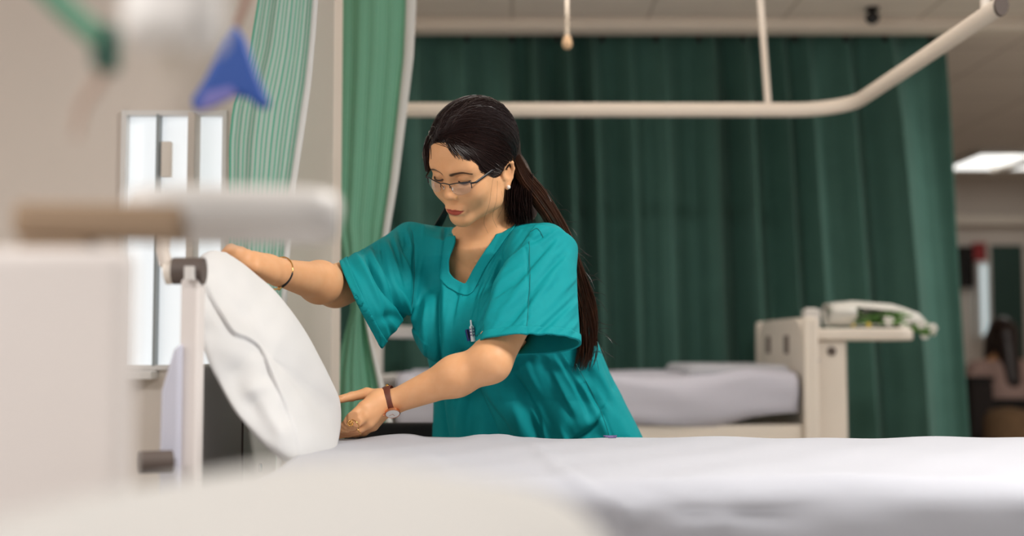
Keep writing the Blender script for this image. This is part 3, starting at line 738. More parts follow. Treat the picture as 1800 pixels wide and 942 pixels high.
# ------------------------------------------------------------------ pillow in her hands
ol = [(395, 443, 2.15), (425, 462, 2.17), (452, 484, 2.19), (480, 508, 2.21), (510, 544, 2.23), (540, 588, 2.26), (566, 636, 2.29), (584, 672, 2.32), (597, 702, 2.35), (600, 735, 2.36), (597, 765, 2.33), (588, 796, 2.22), (560, 812, 2.12), (530, 818, 2.05), (500, 810, 2.0), (468, 786, 1.98), (436, 752, 1.97), (412, 722, 1.96), (388, 680, 1.96), (368, 640, 1.96), (350, 590, 1.98), (338, 545, 2.0), (334, 500, 2.04), (345, 460, 2.09), (368, 441, 2.12)]
ol = np.array(ol); NA = 150; oc = spline(np.vstack([ol, ol[:1]]), NA+1)[:-1]
OUT = np.array([at(*p) for p in oc]); NR = 46
ridge = spline([(340, 480), (358, 512), (384, 560), (407, 595), (430, 606), (453, 624), (472, 668), (500, 730), (520, 790), (528, 830)], 60)
CEN = at(472, 640, 2.13)
PN = np.array([.25, -.96, .12]); PN /= np.linalg.norm(PN)
Vp = []; Fp = []
for side in (1, -1):
    base = len(Vp)
    for i in range(NR):
        r = i/(NR-1)
        for a in range(NA): Vp.append(CEN+(OUT[a]-CEN)*r)
    for i in range(NR-1):
        for a in range(NA):
            q = (base+i*NA+a, base+i*NA+(a+1) % NA, base+(i+1)*NA+(a+1) % NA, base+(i+1)*NA+a)
            Fp.append(q if side == 1 else q[::-1])
Vp = np.array(Vp); px_ = proj(Vp); rr = np.tile(np.repeat(np.linspace(0, 1, NR), NA), 2)
q, fr_, sd = seg_dist(px_, ridge)
right = sd < 0
prof_ = np.sqrt(np.clip(1-rr**2.6, 0, 1))
sfar = np.where(right, q, -q)
hgt = (.026+.050*np.exp(-(np.maximum(sfar, 0)/95)**2))*np.where(sfar > 0, 1, np.exp(-(sfar/60)**2)*.9+.1)*np.clip(prof_, 0, 1)**.8
def pf(pl, w, d):
    qq, f2, _ = seg_dist(px_, spline(pl, 30)); return d*np.exp(-(qq/w)**2)*np.sin(np.clip(f2, .03, .97)*math.pi)**.6*prof_
hgt += pf([(418, 702), (450, 688), (486, 680)], 12, .007)+pf([(440, 690), (470, 735), (500, 780)], 11, .005)+pf([(396, 640), (425, 700), (470, 762)], 16, -.006)+pf([(352, 505), (380, 560), (404, 600)], 6, -.005)
hgt += pf([(468, 640), (505, 710), (530, 790)], 16, -.004)+pf([(590, 690), (572, 720), (562, 770)], 12, -.004)+pf([(540, 812), (575, 800), (594, 772)], 9, .004)+pf([(430, 470), (440, 530), (470, 580)], 20, .004)+pf([(440, 610), (462, 640), (486, 690), (505, 750)], 7, .004)
hgt += .013*np.clip(sfar/5+.5, 0, 1)*np.exp(-(np.maximum(sfar, 0)/90)**2)*prof_
sgn = np.where(np.arange(len(Vp)) < NR*NA, 1, -1)
wr_ = .0012*np.sin(px_[:, 0]*.11+px_[:, 1]*.07)+.0010*np.sin(px_[:, 0]*.05-px_[:, 1]*.13)
Vp = Vp+PN*((np.where(sgn > 0, hgt+wr_*prof_, -.05*prof_*np.clip(prof_*1.2, 0, 1)))[:, None])
me = np_mesh('pillow', Vp, Fp); bm = bmesh.new(); bm.from_mesh(me); bmesh.ops.remove_doubles(bm, verts=bm.verts, dist=.0004); bmesh.ops.recalc_face_normals(bm, faces=bm.faces); bm.to_mesh(me); bm.free()
po = mk('pillow', me, M['pillow'])
tag(po, 'plump white pillow tipped up on its end between the nurse\'s two hands', 'pillow'); rebase(po)

# ------------------------------------------------------------------ things behind the bed on the left
# black chair behind the bed
cz = at(690, 743, 2.98)[2]; c0, c1 = at(606, 743, 2.98)[0], at(772, 743, 2.98)[0]
t = thing('visitor_chair', 'black padded chair with its back just showing behind the bed', 'chair', ((c0+c1)/2, 3.1, 0))
MB().box(((c0+c1)/2, 2.98, cz-.17), (c1-c0, .05, .34)).build('backrest', M['black'], t, bevel=.012)
MB().box(((c0+c1)/2, 3.16, .45), (c1-c0, .34, .06)).build('seat', M['black'], t, bevel=.02)
for x in (c0+.02, c1-.02):
    for y in (2.99, 3.31): MB().tube([(x, y, .43 if y > 3 else .55), (x, y, 0)], .011, 10).build('leg', M['bumper'], t, 'brown metal leg')
# ================================================================== FOREGROUND (far out of focus)
NBX = -.296
t = thing('hospital_bed', 'nearest hospital bed with a beige side panel close to the camera', 'bed', (.2, .6, 0))
zt = at(200, 434, .865)[2]; PX = at(222, 600, .865)[0]
MB().box((PX-.30, .88, (zt+.12)/2), (.60, .03, zt-.12)).build('side_panel', M['pinkwhite'], t, 'beige raised side panel', bevel=.01)
for x in (PX-.04, PX-.56): MB().box((x, .88, .06), (.05, .05, .12)).build('panel_foot', M['white'], t, bevel=.006)
MB().box((.67, .56, .725), (1.8, .74, .16)).build('mattress', M['sheet'], t, bevel=.04)
MB().box((.67, .56, .62), (1.84, .7, .04)).build('frame', M['white'], t, bevel=.01)
for x in (-.2, 1.4):
    for y in (.28, .84): MB().tube([(x, y, .61), (x, y, 0)], .028, 12).build('leg', M['white'], t)
def pillow_mesh(c, hx, hy, hz, n=40):
    V = []; Fq = []
    for side in (1, -1):
        b0 = len(V)
        for i in range(n):
            for j in range(n):
                u = -1+2*i/(n-1); v = -1+2*j/(n-1)
                e = (1-abs(u)**3.2)*(1-abs(v)**3.2); k = 1-.05*(abs(u)**2*abs(v)**2)
                pin = 1-.06*(v*v*(abs(u) > .0))*abs(u)
                z = side*hz*max(e, 0)**.42+.004*math.sin(5*u+3*v)*e
                V.append((c[0]+hx*u*k*pin, c[1]+hy*v*k*(1-.06*u*u*abs(v)), c[2]+z))
        for i in range(n-1):
            for j in range(n-1):
                q = (b0+i*n+j, b0+(i+1)*n+j, b0+(i+1)*n+j+1, b0+i*n+j+1); Fq.append(q if side == 1 else q[::-1])
    me = np_mesh('pillow', V, Fq); bm = bmesh.new(); bm.from_mesh(me); bmesh.ops.remove_doubles(bm, verts=bm.verts, dist=.0005); bmesh.ops.recalc_face_normals(bm, faces=bm.faces); bm.to_mesh(me); bm.free(); return me
po = mk('pillow', pillow_mesh((-.105, .60, .870), .165, .25, .064), M['pillow2'])
tag(po, 'white pillow lying flat on the nearest bed, at the bottom edge', 'pillow'); rebase(po)
# overbed table near the camera
TY0 = .95; z0 = at(500, 398, TY0)[2]; z1 = at(500, 327, TY0)[2]
ca, sa = math.cos(math.radians(9)), math.sin(math.radians(9)); TX = at(601, 380, TY0)[0]
def tpt(a, b, z): return (TX+a*ca-b*sa, TY0+a*sa+b*ca, z)     # a along the front edge, b into depth
t = thing('overbed_table', 'pale overbed table seen from below, blurred close to the camera', 'table', tpt(-.3, .12, 0))
poly = []; r = .03; LA, LB = -.165, .19
for cx, cy, a0 in ((-r, r, -math.pi/2), (-r, LB-r, 0), (LA+r, LB-r, math.pi/2), (LA+r, r, math.pi)):
    for a in np.linspace(a0, a0+math.pi/2, 7): poly.append(tpt(cx+r*math.cos(a), cy+r*math.sin(a), z0))
MB().prism(poly, (0, 0, 0), (0, 0, z1-z0)).build('tabletop', M['white'], t, bevel=.012)
zb0, zb1 = at(200, 424, TY0)[2], at(200, 364, TY0)[2]; m_br = mat('brown_wood_arm', (168, 142, 116), .6, .15, 10)
Rt = np.array([[ca, -sa, 0], [sa, ca, 0], [0, 0, 1]])
MB().box(tpt(-.178, .02, (zb0+zb1)/2), (.122, .05, zb1-zb0), Rt).build('arm', m_br, t, 'brown supporting arm', bevel=.006)
MB().box(tpt(-.21, .115, (zb0+.08)/2), (.05, .05, zb0-.08), Rt).build('column', M['pinkwhite'], t, bevel=.008)
MB().box(tpt(-.21, .068, zb0-.015), (.05, .14, .03), Rt).build('bracket', m_br, t, 'brown bracket', bevel=.004)
MB().box(tpt(-.18, .115, .06), (.36, .05, .04), Rt).build('base', M['white'], t, bevel=.01)
for a in (-.34, -.02): MB().ball(tpt(a, .115, .022), .022, 12, 8).build('castor', M['black'], t, 'black castor')
# blue three-pointed plastic hanger on a ceiling cord
D = 1.25
t = thing('blue_hanger', 'blue three-cornered plastic hanger dangling before the window curtain', 'hanger', tuple(at(410, 190, D)))
A, Bl, Br, Mi = at(415, 45, D), at(340, 190, D-.02), at(473, 190, D+.02), at(418, 163, D)
o = [A, at(432, 70, D), at(452, 130, D), at(476, 185, D), at(462, 194, D), at(435, 172, D), at(405, 168, D), at(375, 185, D), at(345, 197, D), at(337, 178, D), at(362, 140, D), at(395, 75, D)]
MB().prism(o, (0, -.008, 0), (0, .008, 0)).build('body', M['blue'], t, bevel=.005)
o2 = [at(360, 160, D-.012), at(405, 150, D-.012), at(418, 165, D-.012), at(372, 188, D-.012), at(346, 194, D-.012)]
MB().prism(o2, (0, 0, 0), (0, .006, 0)).build('fold', mat('lilac_blue_plastic', (120, 118, 190), .5, .1, 12), t, 'lilac lower corner', bevel=.002)
tp = at(440, -20, D); MB().tube([A, at(428, 15, D), tp, (tp[0], tp[1], CEIL)], .004, 8).build('cord', mat('brown_cord', (165, 130, 115), .7, .1, 30), t, 'brownish cord')
# green strap across the top left corner
D = .82
P0, P1, P2 = at(40, -60, D), at(120, 20, D), at(185, 78, D)
t = thing('green_strap', 'blurred green strap hanging diagonally in the top corner above the window', 'strap', tuple(P2))
MB().tube([(P0[0]-.02, D, CEIL), P0+np.array([-.01, 0, .03]), P0, P1, P2], .016, 12, flat=(1, .5)).build('webbing', M['green'], t)
pc = at(187, 85, D); MB().box(pc, (.016, .02, .032)).build('clasp', M['darkgreen'], t, 'dark green clasp', bevel=.005)
MB().tube([pc-np.array([.0, 0, .015]), pc-np.array([.016, 0, .04]), pc-np.array([.019, 0, .06])], [.004, .003, .002], 8).build('tail', mat('pale_brown_tail', (190, 160, 142), .7, .1, 30), t, 'pale brown loose tail')

# milky fluid bag hanging in the foreground
D = .72; a, b = at(215, 92, D), at(398, -70, D); cx, cz = (a[0]+b[0])/2, (a[2]+b[2])/2; hx, hz = (b[0]-a[0])/2, (b[2]-a[2])/2
t = thing('drip_bag', 'blurred milky white fluid bag hanging at the top between strap and blue hanger', 'fluid bag', (cx, D, a[2]))
V, Fq = [], []; n = 24
for side in (-1, 1):
    b0 = len(V)
    for i in range(n):
        for j in range(n):
            u, v = -1+2*i/(n-1), -1+2*j/(n-1); e = max(0, (1-abs(u)**4)*(1-abs(v)**4))
            V.append((cx+hx*u*(1-.08*v*v*abs(u)), D+side*.018*e**.5*(1.1-.4*v), cz+hz*v*(1-.06*u*u*abs(v))))
    for i in range(n-1):
        for j in range(n-1):
            q = (b0+i*n+j, b0+(i+1)*n+j, b0+(i+1)*n+j+1, b0+i*n+j+1); Fq.append(q if side == -1 else q[::-1])
me = np_mesh('bag', V, Fq); bm = bmesh.new(); bm.from_mesh(me); bmesh.ops.remove_doubles(bm, verts=bm.verts, dist=.0004); bm.to_mesh(me); bm.free(); mk('bag', me, M['fluidbag'], t)
MB().tube([(cx, D, cz+hz-.004), (cx, D, CEIL)], .004, 8).build('hanging_cord', M['cord'], t, 'cream cord')
MB().tube([(cx, D, a[2]+.004), (cx, D, a[2]-.012)], [.006, .005], 10).build('port', M['cord'], t, 'cream port')

# ------------------------------------------------------------------ seated person far away
def seated(px, pyh, Y):
    hc = at(px, pyh, Y); x, y, z = hc
    F = Field(); S = np.array
    F.u(ell_((x, y-.0, z), (.075, .095, .11)), .01).u(cap_((x, y+.0, z-.08), (x, y+.02, z-.17), .05, .055), .02)
    F.u(cap_((x-.16, y+.02, z-.22), (x+.16, y+.02, z-.22), .055, .055), .04).u(cap_((x, y+.02, z-.25), (x, y+.06, z-.62), .13, .14), .06)
    for s in (-1, 1):
        F.u(cap_((x+s*.19, y+.02, z-.23), (x+s*.23, y-.02, z-.48), .048, .04), .03).u(cap_((x+s*.23, y-.02, z-.48), (x+s*.12, y-.2, z-.52), .038, .028), .01).u(ell_((x+s*.09, y-.25, z-.52), (.035, .05, .025)), .01)
        F.u(cap_((x+s*.09, y+.05, z-.66), (x+s*.1, y-.36, z-.64), .08, .06), .03).u(cap_((x+s*.1, y-.36, z-.66), (x+s*.1, y-.34, .08), .055, .04), .02).u(cap_((x+s*.1, y-.33, .04), (x+s*.1, y-.48, .04), .04, .035), .02)
    V, Q = surface(F, np.arange(x-.4, x+.4, .016), np.arange(y-.6, y+.3, .016), np.arange(-.02, z+.15, .016), 1)
    V[:, 1] = 2*y-V[:, 1]; Q = Q[:, ::-1]
    return V, Q, hc
V, Q, hc = seated(1760, 590, 8.4); x, y, z = hc
t = thing('person', 'person seated at the far end seen from behind, long dark hair and pale pink top', 'person', (x, y, 0))
Nn = normals(V, Q)
mk('body', np_mesh('body', V, Q), M['skin'], t)
fc = V[Q].mean(1)
V2, Q2, _ = keep(V+Nn*.012, Q, (fc[:, 2] < z-.17) & (fc[:, 2] > z-.66) & (fc[:, 1] < y+.2)); mk('top', np_mesh('top', V2, Q2), M['pinktop'], t, 'pale pink top')
V2, Q2, _ = keep(V+Nn*.012, Q, (fc[:, 2] < z-.62) & (fc[:, 2] > .12) & ((fc[:, 2] < z-.66) | (fc[:, 1] > y+.15)) ); mk('trousers', np_mesh('trousers', V2, Q2), M['darkcloth'], t, 'dark trousers')
F = Field().u(ell_((x, y+.015, z+.015), (.093, .112, .118))).u(cap_((x, y+.07, z), (x+.01, y+.13, z-.3), .08, .06), .05).u(cap_((x-.06, y-.02, z-.02), (x-.09, y-.03, z-.25), .045, .03), .03).u(cap_((x+.06, y-.02, z-.02), (x+.09, y-.03, z-.25), .045, .03), .03).sub(ell_((x, y-.11, z-.03), (.055, .07, .085)), .02)
V2, Q2 = surface(F, np.arange(x-.2, x+.2, .012), np.arange(y-.15, y+.25, .012), np.arange(z-.4, z+.17, .012), 1); V2[:, 1] = 2*y-V2[:, 1]; Q2 = Q2[:, ::-1]; mk('hair', np_mesh('hair', V2, Q2), M['hair'], t, 'long dark hair')
# the chair she sits on
sz = z-.74
t = thing('office_chair', 'black office chair under the seated person at the far end', 'chair', (x, y, 0))
MB().box((x, y+.05, sz-.05), (.46, .44, .07)).build('seat', M['black'], t, bevel=.025)
MB().box((x, y-.245, sz+.18), (.42, .05, .30)).build('backrest', M['black'], t, bevel=.02)
MB().tube([(x, y-.16, sz-.06), (x, y-.245, sz-.04), (x, y-.255, sz+.1)], .02, 10).build('back_stem', M['black'], t)
MB().tube([(x, y-.03, sz-.08), (x, y-.03, .08)], .03, 12).build('column', M['black'], t)
for k in range(5):
    a = k*2*math.pi/5+.3; MB().tube([(x, y-.03, .1), (x+.28*math.cos(a), y-.03+.28*math.sin(a), .05)], .02, 8).build('foot', M['black'], t); 
# low patterned pouffe and dark trolley in the corner
pc = at(1772, 744, 7.2)
t = thing('pouffe', 'mottled brown upholstered pouffe on the floor in front of the seated person', 'pouffe', (pc[0], 7.2, 0))
zt = at(1772, 716, 7.2)[2]; MB().lathe((pc[0], 7.2, .06), [(.10, 0), (.13, .02), (.14, zt*.45), (.135, zt-.12), (.10, zt-.075), (.03, zt-.06)], 28).build('cushion', M['fur'], t)
for k in range(4):
    a = k*math.pi/2+.7; MB().tube([(pc[0]+.08*math.cos(a), 7.2+.08*math.sin(a), .07), (pc[0]+.085*math.cos(a), 7.2+.085*math.sin(a), 0)], .014, 8).build('foot', M['black'], t)
a, b = at(1700, 668, 7.6), at(1742, 800, 7.6)
t = thing('waste_bin', 'tall black bin beside the dark green curtain edge at the far end', 'bin', ((a[0]+b[0])/2, 7.6, 0))
MB().box(((a[0]+b[0])/2, 7.6, a[2]/2), (b[0]-a[0], .14, a[2]-.02)).build('body', M['darkcloth'], t, bevel=.015)
MB().box(((a[0]+b[0])/2, 7.6, a[2]+.005), (b[0]-a[0]+.012, .15, .03)).build('lid', M['black'], t, 'black lid', bevel=.008)

# ================================================================== THE NURSE
def hframe(yaw, pitch, roll):
    y, p, r = map(math.radians, (yaw, pitch, roll))
    Fv = np.array([-math.sin(y)*math.cos(p), -math.cos(y)*math.cos(p), -math.sin(p)])
    L0 = np.array([math.cos(y), -math.sin(y), 0]); U0 = np.cross(Fv, L0)
    Lv = math.cos(r)*L0-math.sin(r)*U0; return np.stack([Lv, Fv, np.cross(Fv, Lv)], 1)
HM = hframe(36, 30, 11); HO = at(829.5, 283, 2.5); HS = .95
def hw(p): return HO+HS*(np.asarray(p, float) @ HM.T)        # head frame (left, forward, up) -> place
def hl(P): return ((np.asarray(P)-HO) @ HM)/HS
def H(f):                                                      # a field given in the head frame
    return lambda P: f(hl(P))*HS
TY = math.radians(30); TL = np.array([math.cos(TY), -math.sin(TY), 0]); TF = np.array([-math.sin(TY), -math.cos(TY), 0])
SHL, SHR = at(952, 442, 2.53), at(738, 446, 2.68)
ELL, WRL = at(862, 636, 2.385), at(692, 706, 2.43)
ELR, WRR = at(590, 503, 2.545), at(489, 478, 2.29)
NKB = at(862, 415, 2.63); PEL = np.array([.085, 2.86, .84])
root = thing('person', 'nurse in a teal scrub top leaning over the bed and holding a pillow', 'person', (float(PEL[0]), float(PEL[1]), 0))

# ---- head
B = Field()
B.u(H(ell_((0, -.014, .034), (.072, .096, .080))))
B.u(H(ell_((0, .040, .034), (.060, .050, .056))), .03)
B.u(H(ell_((0, .026, -.036), (.061, .064, .074))), .03)
for s in (-1, 1):
    B.u(H(cap_((s*.057, -.002, -.045), (s*.050, .016, -.076), .013, .013)), .025)
    B.u(H(cap_((s*.050, .016, -.076), (s*.011, .067, -.100), .013, .012)), .03)
    B.u(H(ell_((s*.036, .062, -.034), (.023, .020, .022))), .03)
    B.u(H(cap_((s*.008, .083, .016), (s*.042, .070, .018), .009, .009)), .02)
B.u(H(ell_((0, .069, -.097), (.015, .0145, .0135))), .022)
for s in (-1, 1): B.sub(H(ell_((s*.032, .096, -.003), (.021, .0155, .0125))), .014)
B.u(H(cap_((0, .083, .006), (0, .0965, -.032), .0060, .0076)), .014)
B.u(H(ell_((0, .0990, -.0365), (.0080, .0100, .0082))), .009)
for s in (-1, 1):
    B.u(H(ell_((s*.0106, .0900, -.0410), (.0062, .0090, .0062))), .006)
    B.sub(H(ell_((s*.0062, .0965, -.0480), (.0040, .0055, .0035))), .002)
    B.u(H(ell_((s*.031, .0700, -.002), (.0165, .0145, .0125))), .004)       # lidded eyes, looking down
    B.groove(H(cap_((s*.017, .083, -.0065), (s*.031, .087, -.0095), .0, .0)), .0016, .0014)
    B.groove(H(cap_((s*.031, .087, -.0095), (s*.045, .079, -.0065), .0, .0)), .0016, .0014)
    B.groove(H(cap_((s*.018, .083, .006), (s*.042, .080, .0065), .0, .0)), .0022, .0010)
B.u(H(ell_((0, .0835, -.074), (.024, .010, .014))), .012)                   # mouth mound
LIPU = [H(ell_((s*.0080, .0905, -.0702), (.0135, .0052, .0040))) for s in (-1, 1)]
LIPU.append(H(ell_((0, .0918, -.0712), (.0080, .0048, .0034))))
LIPL = H(ell_((0, .0896, -.0788), (.0165, .0058, .0056)))
for f_ in LIPU: B.u(f_, .004)
B.u(LIPL, .004)
B.groove(H(cap_((-.023, .089, -.0744), (0, .098, -.0742), 0, 0)), .0014, .0024).groove(H(cap_((.023, .089, -.0744), (0, .098, -.0742), 0, 0)), .0014, .0024)
B.groove(H(cap_((-.012, .091, -.0885), (.012, .091, -.0885), 0, 0)), .005, .0016)
# ears
for s in (-1, 1):
    e = lambda x, y, z: (s*(x-.001), y-.005, z-.009)
    B.u(H(ell_(e(.0735, -.012, -.022), (.006, .015, .026))), .006)
    helix = [(.073, .002, -.012), (.078, .0, .002), (.081, -.012, .008), (.082, -.024, .001), (.081, -.027, -.014), (.078, -.020, -.032), (.0755, -.010, -.043)]
    for a, b in zip(helix[:-1], helix[1:]): B.u(H(cap_(e(*a), e(*b), .0038, .0038)), .003)
    B.u(H(ell_(e(.0745, -.006, -.046), (.0045, .0075, .0085))), .004)
    B.sub(H(ell_(e(.0825, -.010, -.016), (.0085, .0095, .0145))), .004)
    B.u(H(cap_(e(.0735, .003, -.018), e(.0745, .002, -.026), .0035, .0035)), .003)
# neck, chest, trunk
B.u(cap_(hw((0, -.034, -.05)), NKB+np.array([0, .0, -.005]), .050, .056), .025)
CHEST = NKB+TF*.035+np.array([0, 0, -.13])
B.u(ell_(NKB+np.array([0, 0, -.10]), (.135, .095, .13), np.stack([TL, TF, [0, 0, 1]], 1)), .04)
for S_ in (SHL, SHR): B.u(cap_(NKB+np.array([0, 0, -.035]), S_+np.array([0, 0, -.012]), .050, .045), .04)
for s in (-1, 1): B.u(ell_(NKB+TL*s*.065+TF*.075+np.array([0, 0, -.20]), (.062, .06, .06)), .04)
B.u(cap_(NKB+np.array([.02, .02, -.14]), PEL+np.array([0, 0, .12]), .115, .110), .06)
B.u(ell_(PEL, (.155, .115, .13), np.stack([TL, TF, [0, 0, 1]], 1)), .06)
for s in (-1, 1):
    hip = PEL+TL*s*.085+np.array([0, 0, -.05]); kn = np.array([PEL[0]+s*.085-.01, 2.84-s*.03, .46]); an = np.array([PEL[0]+s*.085, 2.88-s*.03, .07])
    B.u(cap_(hip, kn, .083, .055), .05).u(cap_(kn, an, .052, .036), .03).u(cap_(an+np.array([0, .02, -.03]), an+np.array([-.03, -.15, -.035]), .034, .028), .03)
# arms
B.u(cap_(SHL, ELL, .052, .039), .03).u(cap_(ELL, ELL+(WRL-ELL)*.35, .036, .0375), .02).u(cap_(ELL+(WRL-ELL)*.35, WRL, .0370, .0228), .02)
B.u(cap_(SHR, ELR, .050, .041), .03).u(cap_(ELR, ELR+(WRR-ELR)*.3, .039, .040), .02).u(cap_(ELR+(WRR-ELR)*.3, WRR, .039, .0245), .02)
B.groove(cap_(at(862, 652, 2.33), at(876, 640, 2.33), .0, .0), .012, .003)
# left hand (lower): thumb on top along the pillow edge, fingers reaching down to the sheet
def chain(F, pts, rs, k=.004):
    for i in range(len(pts)-1): F.u(cap_(pts[i], pts[i+1], rs[i], rs[i+1]), k)
def finger(F, l, rs): chain(F, [at(*p) for p in l], rs)
B.u(cap_(WRL, at(664, 708, 2.42), .0220, .0205), .010)
B.u(cap_(at(668, 700, 2.425), at(640, 716, 2.395), .019, .0125), .012).u(cap_(at(668, 712, 2.42), at(640, 731, 2.39), .020, .0125), .010).u(cap_(at(672, 716, 2.425), at(647, 743, 2.40), .018, .012), .010).u(cap_(at(676, 718, 2.43), at(656, 748, 2.425), .016, .011), .010)
finger(B, [(668, 698, 2.43), (645, 691, 2.43), (618, 697, 2.42), (592, 703, 2.395)], [.0155, .0105, .0088, .0075])
finger(B, [(638, 716, 2.395), (616, 735, 2.372), (603, 748, 2.370), (590, 757, 2.375)], [.0105, .0092, .0085, .0075])
finger(B, [(640, 731, 2.39), (620, 749, 2.372), (606, 757, 2.372), (590, 763, 2.38)], [.0105, .0092, .0085, .0075])
finger(B, [(648, 743, 2.40), (628, 757, 2.395), (612, 762, 2.395), (596, 765, 2.40)], [.0100, .0088, .0080, .0070])
finger(B, [(656, 748, 2.425), (640, 759, 2.43), (626, 762, 2.435), (610, 764, 2.44)], [.0090, .0078, .0070, .0064])
# right hand (upper): palm along the pillow's top edge, fingers bent over it
B.u(cap_(WRR, at(470, 470, 2.26), .0235, .021), .012)
for a, b, r0, r1 in (((474, 464, 2.27), (448, 453, 2.225), .017, .0115), ((474, 470, 2.265), (445, 458, 2.215), .018, .012), ((474, 476, 2.26), (444, 464, 2.21), .018, .012), ((476, 481, 2.26), (447, 470, 2.205), .016, .011)):
    B.u(cap_(at(*a), at(*b), r0, r1), .010)
finger(B, [(448, 453, 2.225), (424, 443, 2.20), (406, 437, 2.185), (396, 446, 2.19)], [.0100, .0088, .0080, .0072])
finger(B, [(445, 458, 2.215), (418, 446, 2.195), (402, 441, 2.185), (390, 452, 2.19)], [.0102, .0090, .0082, .0074])
finger(B, [(444, 464, 2.21), (418, 452, 2.195), (404, 449, 2.19), (394, 460, 2.20)], [.0100, .0088, .0080, .0072])
finger(B, [(447, 470, 2.205), (424, 460, 2.20), (412, 460, 2.20), (404, 470, 2.21)], [.0092, .0080, .0072, .0066])
finger(B, [(478, 470, 2.275), (456, 456, 2.265), (434, 447, 2.26), (416, 446, 2.255)], [.0150, .0105, .0090, .0078])

# ---- scrub top
T = Field()
zs = np.array([.70, .80, .888, .95, 1.024, 1.09, 1.14, 1.19, 1.225])
LR = [(750, 1150), (755, 1126), (757, 1092), (751, 1068), (738, 1045), (728, 1016), (716, 990), (712, 968), (745, 950)]
Yc = np.array([2.83, 2.81, 2.79, 2.765, 2.735, 2.70, 2.675, 2.65, 2.64])
cs = []; Aw = []; Bw = []
for z, (l, r), y in zip(zs, LR, Yc):
    k = FPX/(y*1.0); cx = ((l+r)/2-900)/k; half = (r-l)/2/k
    b_ = .135 if z < 1.1 else np.interp(z, [1.1, 1.23], [.13, .085])
    a_ = math.sqrt(max(half**2-(b_*math.sin(TY))**2, .004))/math.cos(TY)
    cs.append((cx, y)); Aw.append(a_*.985); Bw.append(b_)
T.u(loft_(zs, cs, Aw, Bw, TL))
for s in (-1, 1): T.u(ell_(NKB+TL*s*.062+TF*.080+np.array([0, 0, -.195]), (.066, .056, .072)), .06)
SL2, SR2 = at(958, 436, 2.535), at(735, 438, 2.68)
T.u(cap_(NKB+TL*.055+np.array([0, .0, -.030]), SL2, .048, .052), .04).u(cap_(NKB-TL*.055+np.array([0, 0, -.030]), SR2+np.array([0, 0, .004]), .046, .050), .04)
HL = at(932, 604, 2.42); HR = at(633, 531, 2.555)
uL = at(1018, 604, 2.47)-at(848, 596, 2.44); uR = at(604, 462, 2.57)-at(666, 598, 2.57)
T.u(cone_(SL2+(SL2-HL)*.02, HL+(HL-SL2)*.25, uL, (.062, .060), (.108, .074)), .035)
T.u(cone_(SR2+(SR2-HR)*.02, HR+(HR-SR2)*.25, uR, (.060, .060), (.100, .074)), .035)

NAX = hw((0, -.03, -.06))-NKB; NAX /= np.linalg.norm(NAX)
def planeof(a, b, c):
    n = np.cross(b-a, c-a); return n/np.linalg.norm(n), a
nL, aL = planeof(at(848, 592, 2.35), at(1018, 600, 2.41), at(905, 626, 2.50))
if nL[2] > 0: nL = -nL
nR, aR = planeof(at(602, 461, 2.60), at(666, 596, 2.58), at(628, 530, 2.485))
if nR[0] > 0: nR = -nR
def under(P):
    d = T.ev(P)+.021
    h = np.clip(((P-NKB) @ NAX+.055)/.07, 0, 1); r = np.linalg.norm(np.cross(P-NKB, NAX), axis=1)
    g = np.clip(((P-NKB) @ NAX-.035)/.03, 0, 1); d = d-.25*h*h*(3-2*h)*np.clip((.095-r)/.06, 0, 1)-.4*g*(np.linalg.norm(P-HO, axis=1) < .24)
    for n_, a_ in ((nL, aL), (nR, aR)):
        k = np.clip(((P-a_) @ n_+.035)/.02, 0, 1)
        if n_ is nL: k = k*(P[:, 0] > -.12)*(P[:, 2] > .7) if False else k*(np.linalg.norm(np.cross(P-SHL, (ELL-SHL)/np.linalg.norm(ELL-SHL)), axis=1) < .13)
        else: k = k*(np.linalg.norm(np.cross(P-SHR, (ELR-SHR)/np.linalg.norm(ELR-SHR)), axis=1) < .13)
        d = d-.3*k
    # forearms and hands lie outside the cloth
    for e_, w_, in ((ELL, WRL), (ELR, WRR)):
        ab = w_-e_; hh = np.clip((P-e_) @ ab/(ab @ ab), .02, 2); dd = np.linalg.norm(P-e_-hh[:, None]*ab, axis=1)
        d = np.where(dd < .075, np.minimum(d, -.05), d)
    return np.where(P[:, 2] < .70, -1, d)
B.p.append((lambda P: -under(P), 's', .011))
hx0, hx1 = HO[0]-.14, HO[0]+.13
gx = axis((-.56, .0022), (HO[0]-.125, .0017), (HO[0]+.105, .0032), .36)
gy = axis((2.10, .0030), (2.14, .0024), (2.36, .0018), (2.53, .0030), (2.62, .005), 3.06)
gz = axis((-.02, .010), (.80, .0024), (1.20, .0017), (1.47, .004), 1.50)
V, Q = surface(B, gx, gy, gz, 1)
me = np_mesh('body', V, Q)
hv = hl(V); lx = np.abs(hv[:, 0]); zm = -.0744+.0008*(lx/.024)**2
up_ = zm+.0062*np.clip(1-(lx/.0245)**1.7, 0, 1)*(1-.20*np.exp(-(lx/.0035)**2)); lo_ = zm-.0100*np.clip(1-(lx/.0230)**2.2, 0, 1)
lip = np.clip((up_-hv[:, 2])/.0009+.5, 0, 1)*np.clip((hv[:, 2]-lo_)/.0009+.5, 0, 1)*(lx < .0243)*(hv[:, 1] > .07)
def attr(me, name, a):
    at_ = me.attributes.new(name, 'FLOAT', 'POINT'); at_.data.foreach_set('value', a.astype(np.float32))
attr(me, 'lip', lip)
br = np.zeros(len(V))
for s in (-1, 1):
    bl_ = spline([(s*.012, .0100), (s*.024, .0128), (s*.036, .0138), (s*.051, .0090)], 20)
    q, f2, _ = seg_dist(hv[:, [0, 2]], bl_); br = np.maximum(br, np.clip(1.9-q/(.0026*(1-.5*f2)), 0, 1)*(hv[:, 1] > .05))
attr(me, 'brow', br*.92)
